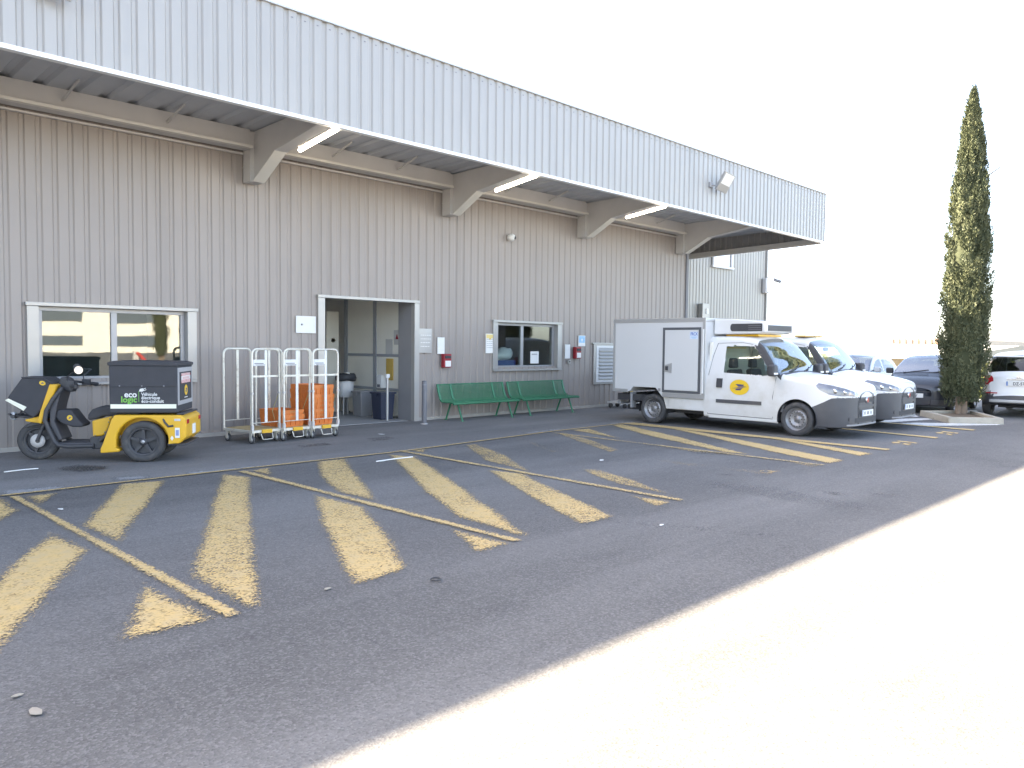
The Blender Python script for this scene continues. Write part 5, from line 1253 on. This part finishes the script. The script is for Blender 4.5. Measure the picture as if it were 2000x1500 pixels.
for i, (x, y, w, h) in enumerate(((44, -3.0, 1.3, 2.6), (46, -4.6, 1.5, 3.4), (45, -6.6, 1.4, 2.9), (47, -8.6, 1.6, 3.0))):
    bush((x, y, -1.6), w, h, 1500, 20+i, ['yellow-green bush just right of the cypress in the distance', 'tallest yellow-green bush behind the white crossover', 'rounded bush right behind the white crossover roof', 'outermost bush beyond the white crossover'][i], M_hedge)
for i, (x, y, h) in enumerate(((95, 2.2, 6.6), (98, -2.6, 5.2), (96, -7.5, 5.6))):
    cypress((x, y, -1.75), h, .9, 110, 40+i, ['far dark cypress tip between tall cypress and crossover', 'middle one of the far cypress tips above the crossover', 'last of the far cypress tips by the picture edge side'][i], .3)
# white offices across the lot, mirrored in the window
OF = empty('office_building', (0, 0, 0), 0, 'white two-storey office block across the lot, seen mirrored in the window', 'building')
MB().box(18, 51.5, -132, -112, 0, 10.5).build('wall', mat('white_render', (.78, .75, .68), .8), OF)
M_ow = mat('office_glass', (.10, .13, .16), .1)
for z0, z1 in ((1.1, 2.6), (4.6, 6.2)):
    for x0, x1 in ((24, 30), (31.5, 37.5), (42, 48)): MB().box(x0, x1, -112.0, -111.9, z0, z1).build('window', M_ow, OF)
MB().box(17.9, 51.6, -132, -111.8, 10.5, 10.8).build('parapet', M_paper, OF)
SH = empty('shed', (0, 0, 0), 0, 'grey shed across the lot, mirrored beside the cypress', 'building'); MB().box(53, 80, -125, -100, 0, 4.6).build('wall', M_steel, SH); MB().box(52.7, 80.3, -125, -99.8, 4.6, 4.9).build('roof', M_soffit, SH); MB().box(57, 60, -99.99, -99.9, 0, 3).build('door', M_ink, SH)
BA = empty('barrier', (18.4, -38, 0), 0, 'raised red barrier arm across the lot, mirrored in the window', 'barrier'); MB().box(-.15, .15, -.15, .15, 0, 1.1).build('post', M_steel, BA, .02); MB().tube([(0, .2, 1.0), (.9, .2, .1)], .1, 8).build('arm', mat('barrier_red', (.6, .06, .05), .5), BA)

# ------------------------------------------------------------------ litter on the asphalt
def scrap(name, px, w, h, m, label, cat, seed):
    p = G(*px); rnd = random.Random(seed); e_ = MB(); n = 7; z0 = .006
    ring = [(w*(.5+.2*rnd.random())*math.cos(2*math.pi*k/n), h*(.5+.2*rnd.random())*math.sin(2*math.pi*k/n), z0+rnd.uniform(0, .004)) for k in range(n)]
    e_.add([(0, 0, z0+.004)]+ring+[(v[0], v[1], v[2]-.003) for v in ring], [[0, 1+k, 1+(k+1) % n] for k in range(n)]+[[1+k, 1+n+k, 1+n+(k+1) % n, 1+(k+1) % n] for k in range(n)])
    o = e_.build(name, m); o.location = (p.x, p.y, .004); o.rotation_euler = (0, 0, rnd.uniform(0, 3)); return tag(o, label, cat)
M_leafd = mat('dry_leaf', (.34, .31, .26), .8)
scrap('paper_scrap', (70, 1393), .085, .04, M_leafd, 'torn pale leaf lying alone on the near asphalt', 'litter', 1)
scrap('paper_scrap', (33, 1362), .04, .02, M_leafd, 'tiny curled scrap beside the torn pale leaf', 'litter', 2)
scrap('paper_scrap', (748, 902), .10, .03, M_paper, 'white scrap near the bay line in the middle', 'litter', 3)
scrap('paper_scrap', (118, 996), .07, .03, M_paper, 'white scrap beside the yellow line end below the tricycle', 'litter', 4)
scrap('paper_scrap', (1175, 900), .09, .05, M_paper, 'white scrap on the worn hatching before the vans', 'litter', 5)
scrap('paper_scrap', (745, 849), .10, .05, M_paper, 'white scrap on the dark apron before the doorway', 'litter', 6)
scrap('paper_scrap', (1292, 1027), .05, .03, M_paper, 'white speck on open asphalt past the hatching', 'litter', 7)
scrap('paper_scrap', (640, 1152), .05, .03, M_leafd, 'pale fleck near the foot of a wide yellow stripe', 'litter', 8)
p = G(851, 1135); b = MB(); b.lathe([(.0, .034), (.006, .04), (.012, .034), (.006, .028)], (0, 0, .004), 'z', 20, True); o = b.build('rubber_ring', M_rubber); o.location = (p.x, p.y, .004); tag(o, 'small black rubber ring lying on the asphalt', 'litter')
a, c = G(735, 904), G(806, 895); b = MB(); b.tube([(0, 0, .012), ((c.x-a.x)*.5, (c.y-a.y)*.5+.02, .012), (c.x-a.x, c.y-a.y, .012)], .009, 5); o = b.build('cable_tie', M_paper); o.location = (a.x, a.y, .008); tag(o, 'long white strip lying on the asphalt by the kerb line', 'litter')
a, c = G(8, 925), G(75, 918); b = MB(); b.tube([(0, 0, .012), ((c.x-a.x)*.6, (c.y-a.y)*.6+.03, .012), (c.x-a.x, c.y-a.y, .012)], .008, 5); o = b.build('cable_tie', M_paper); o.location = (a.x, a.y, .008); tag(o, 'white strip lying on the apron before the tricycle', 'litter')
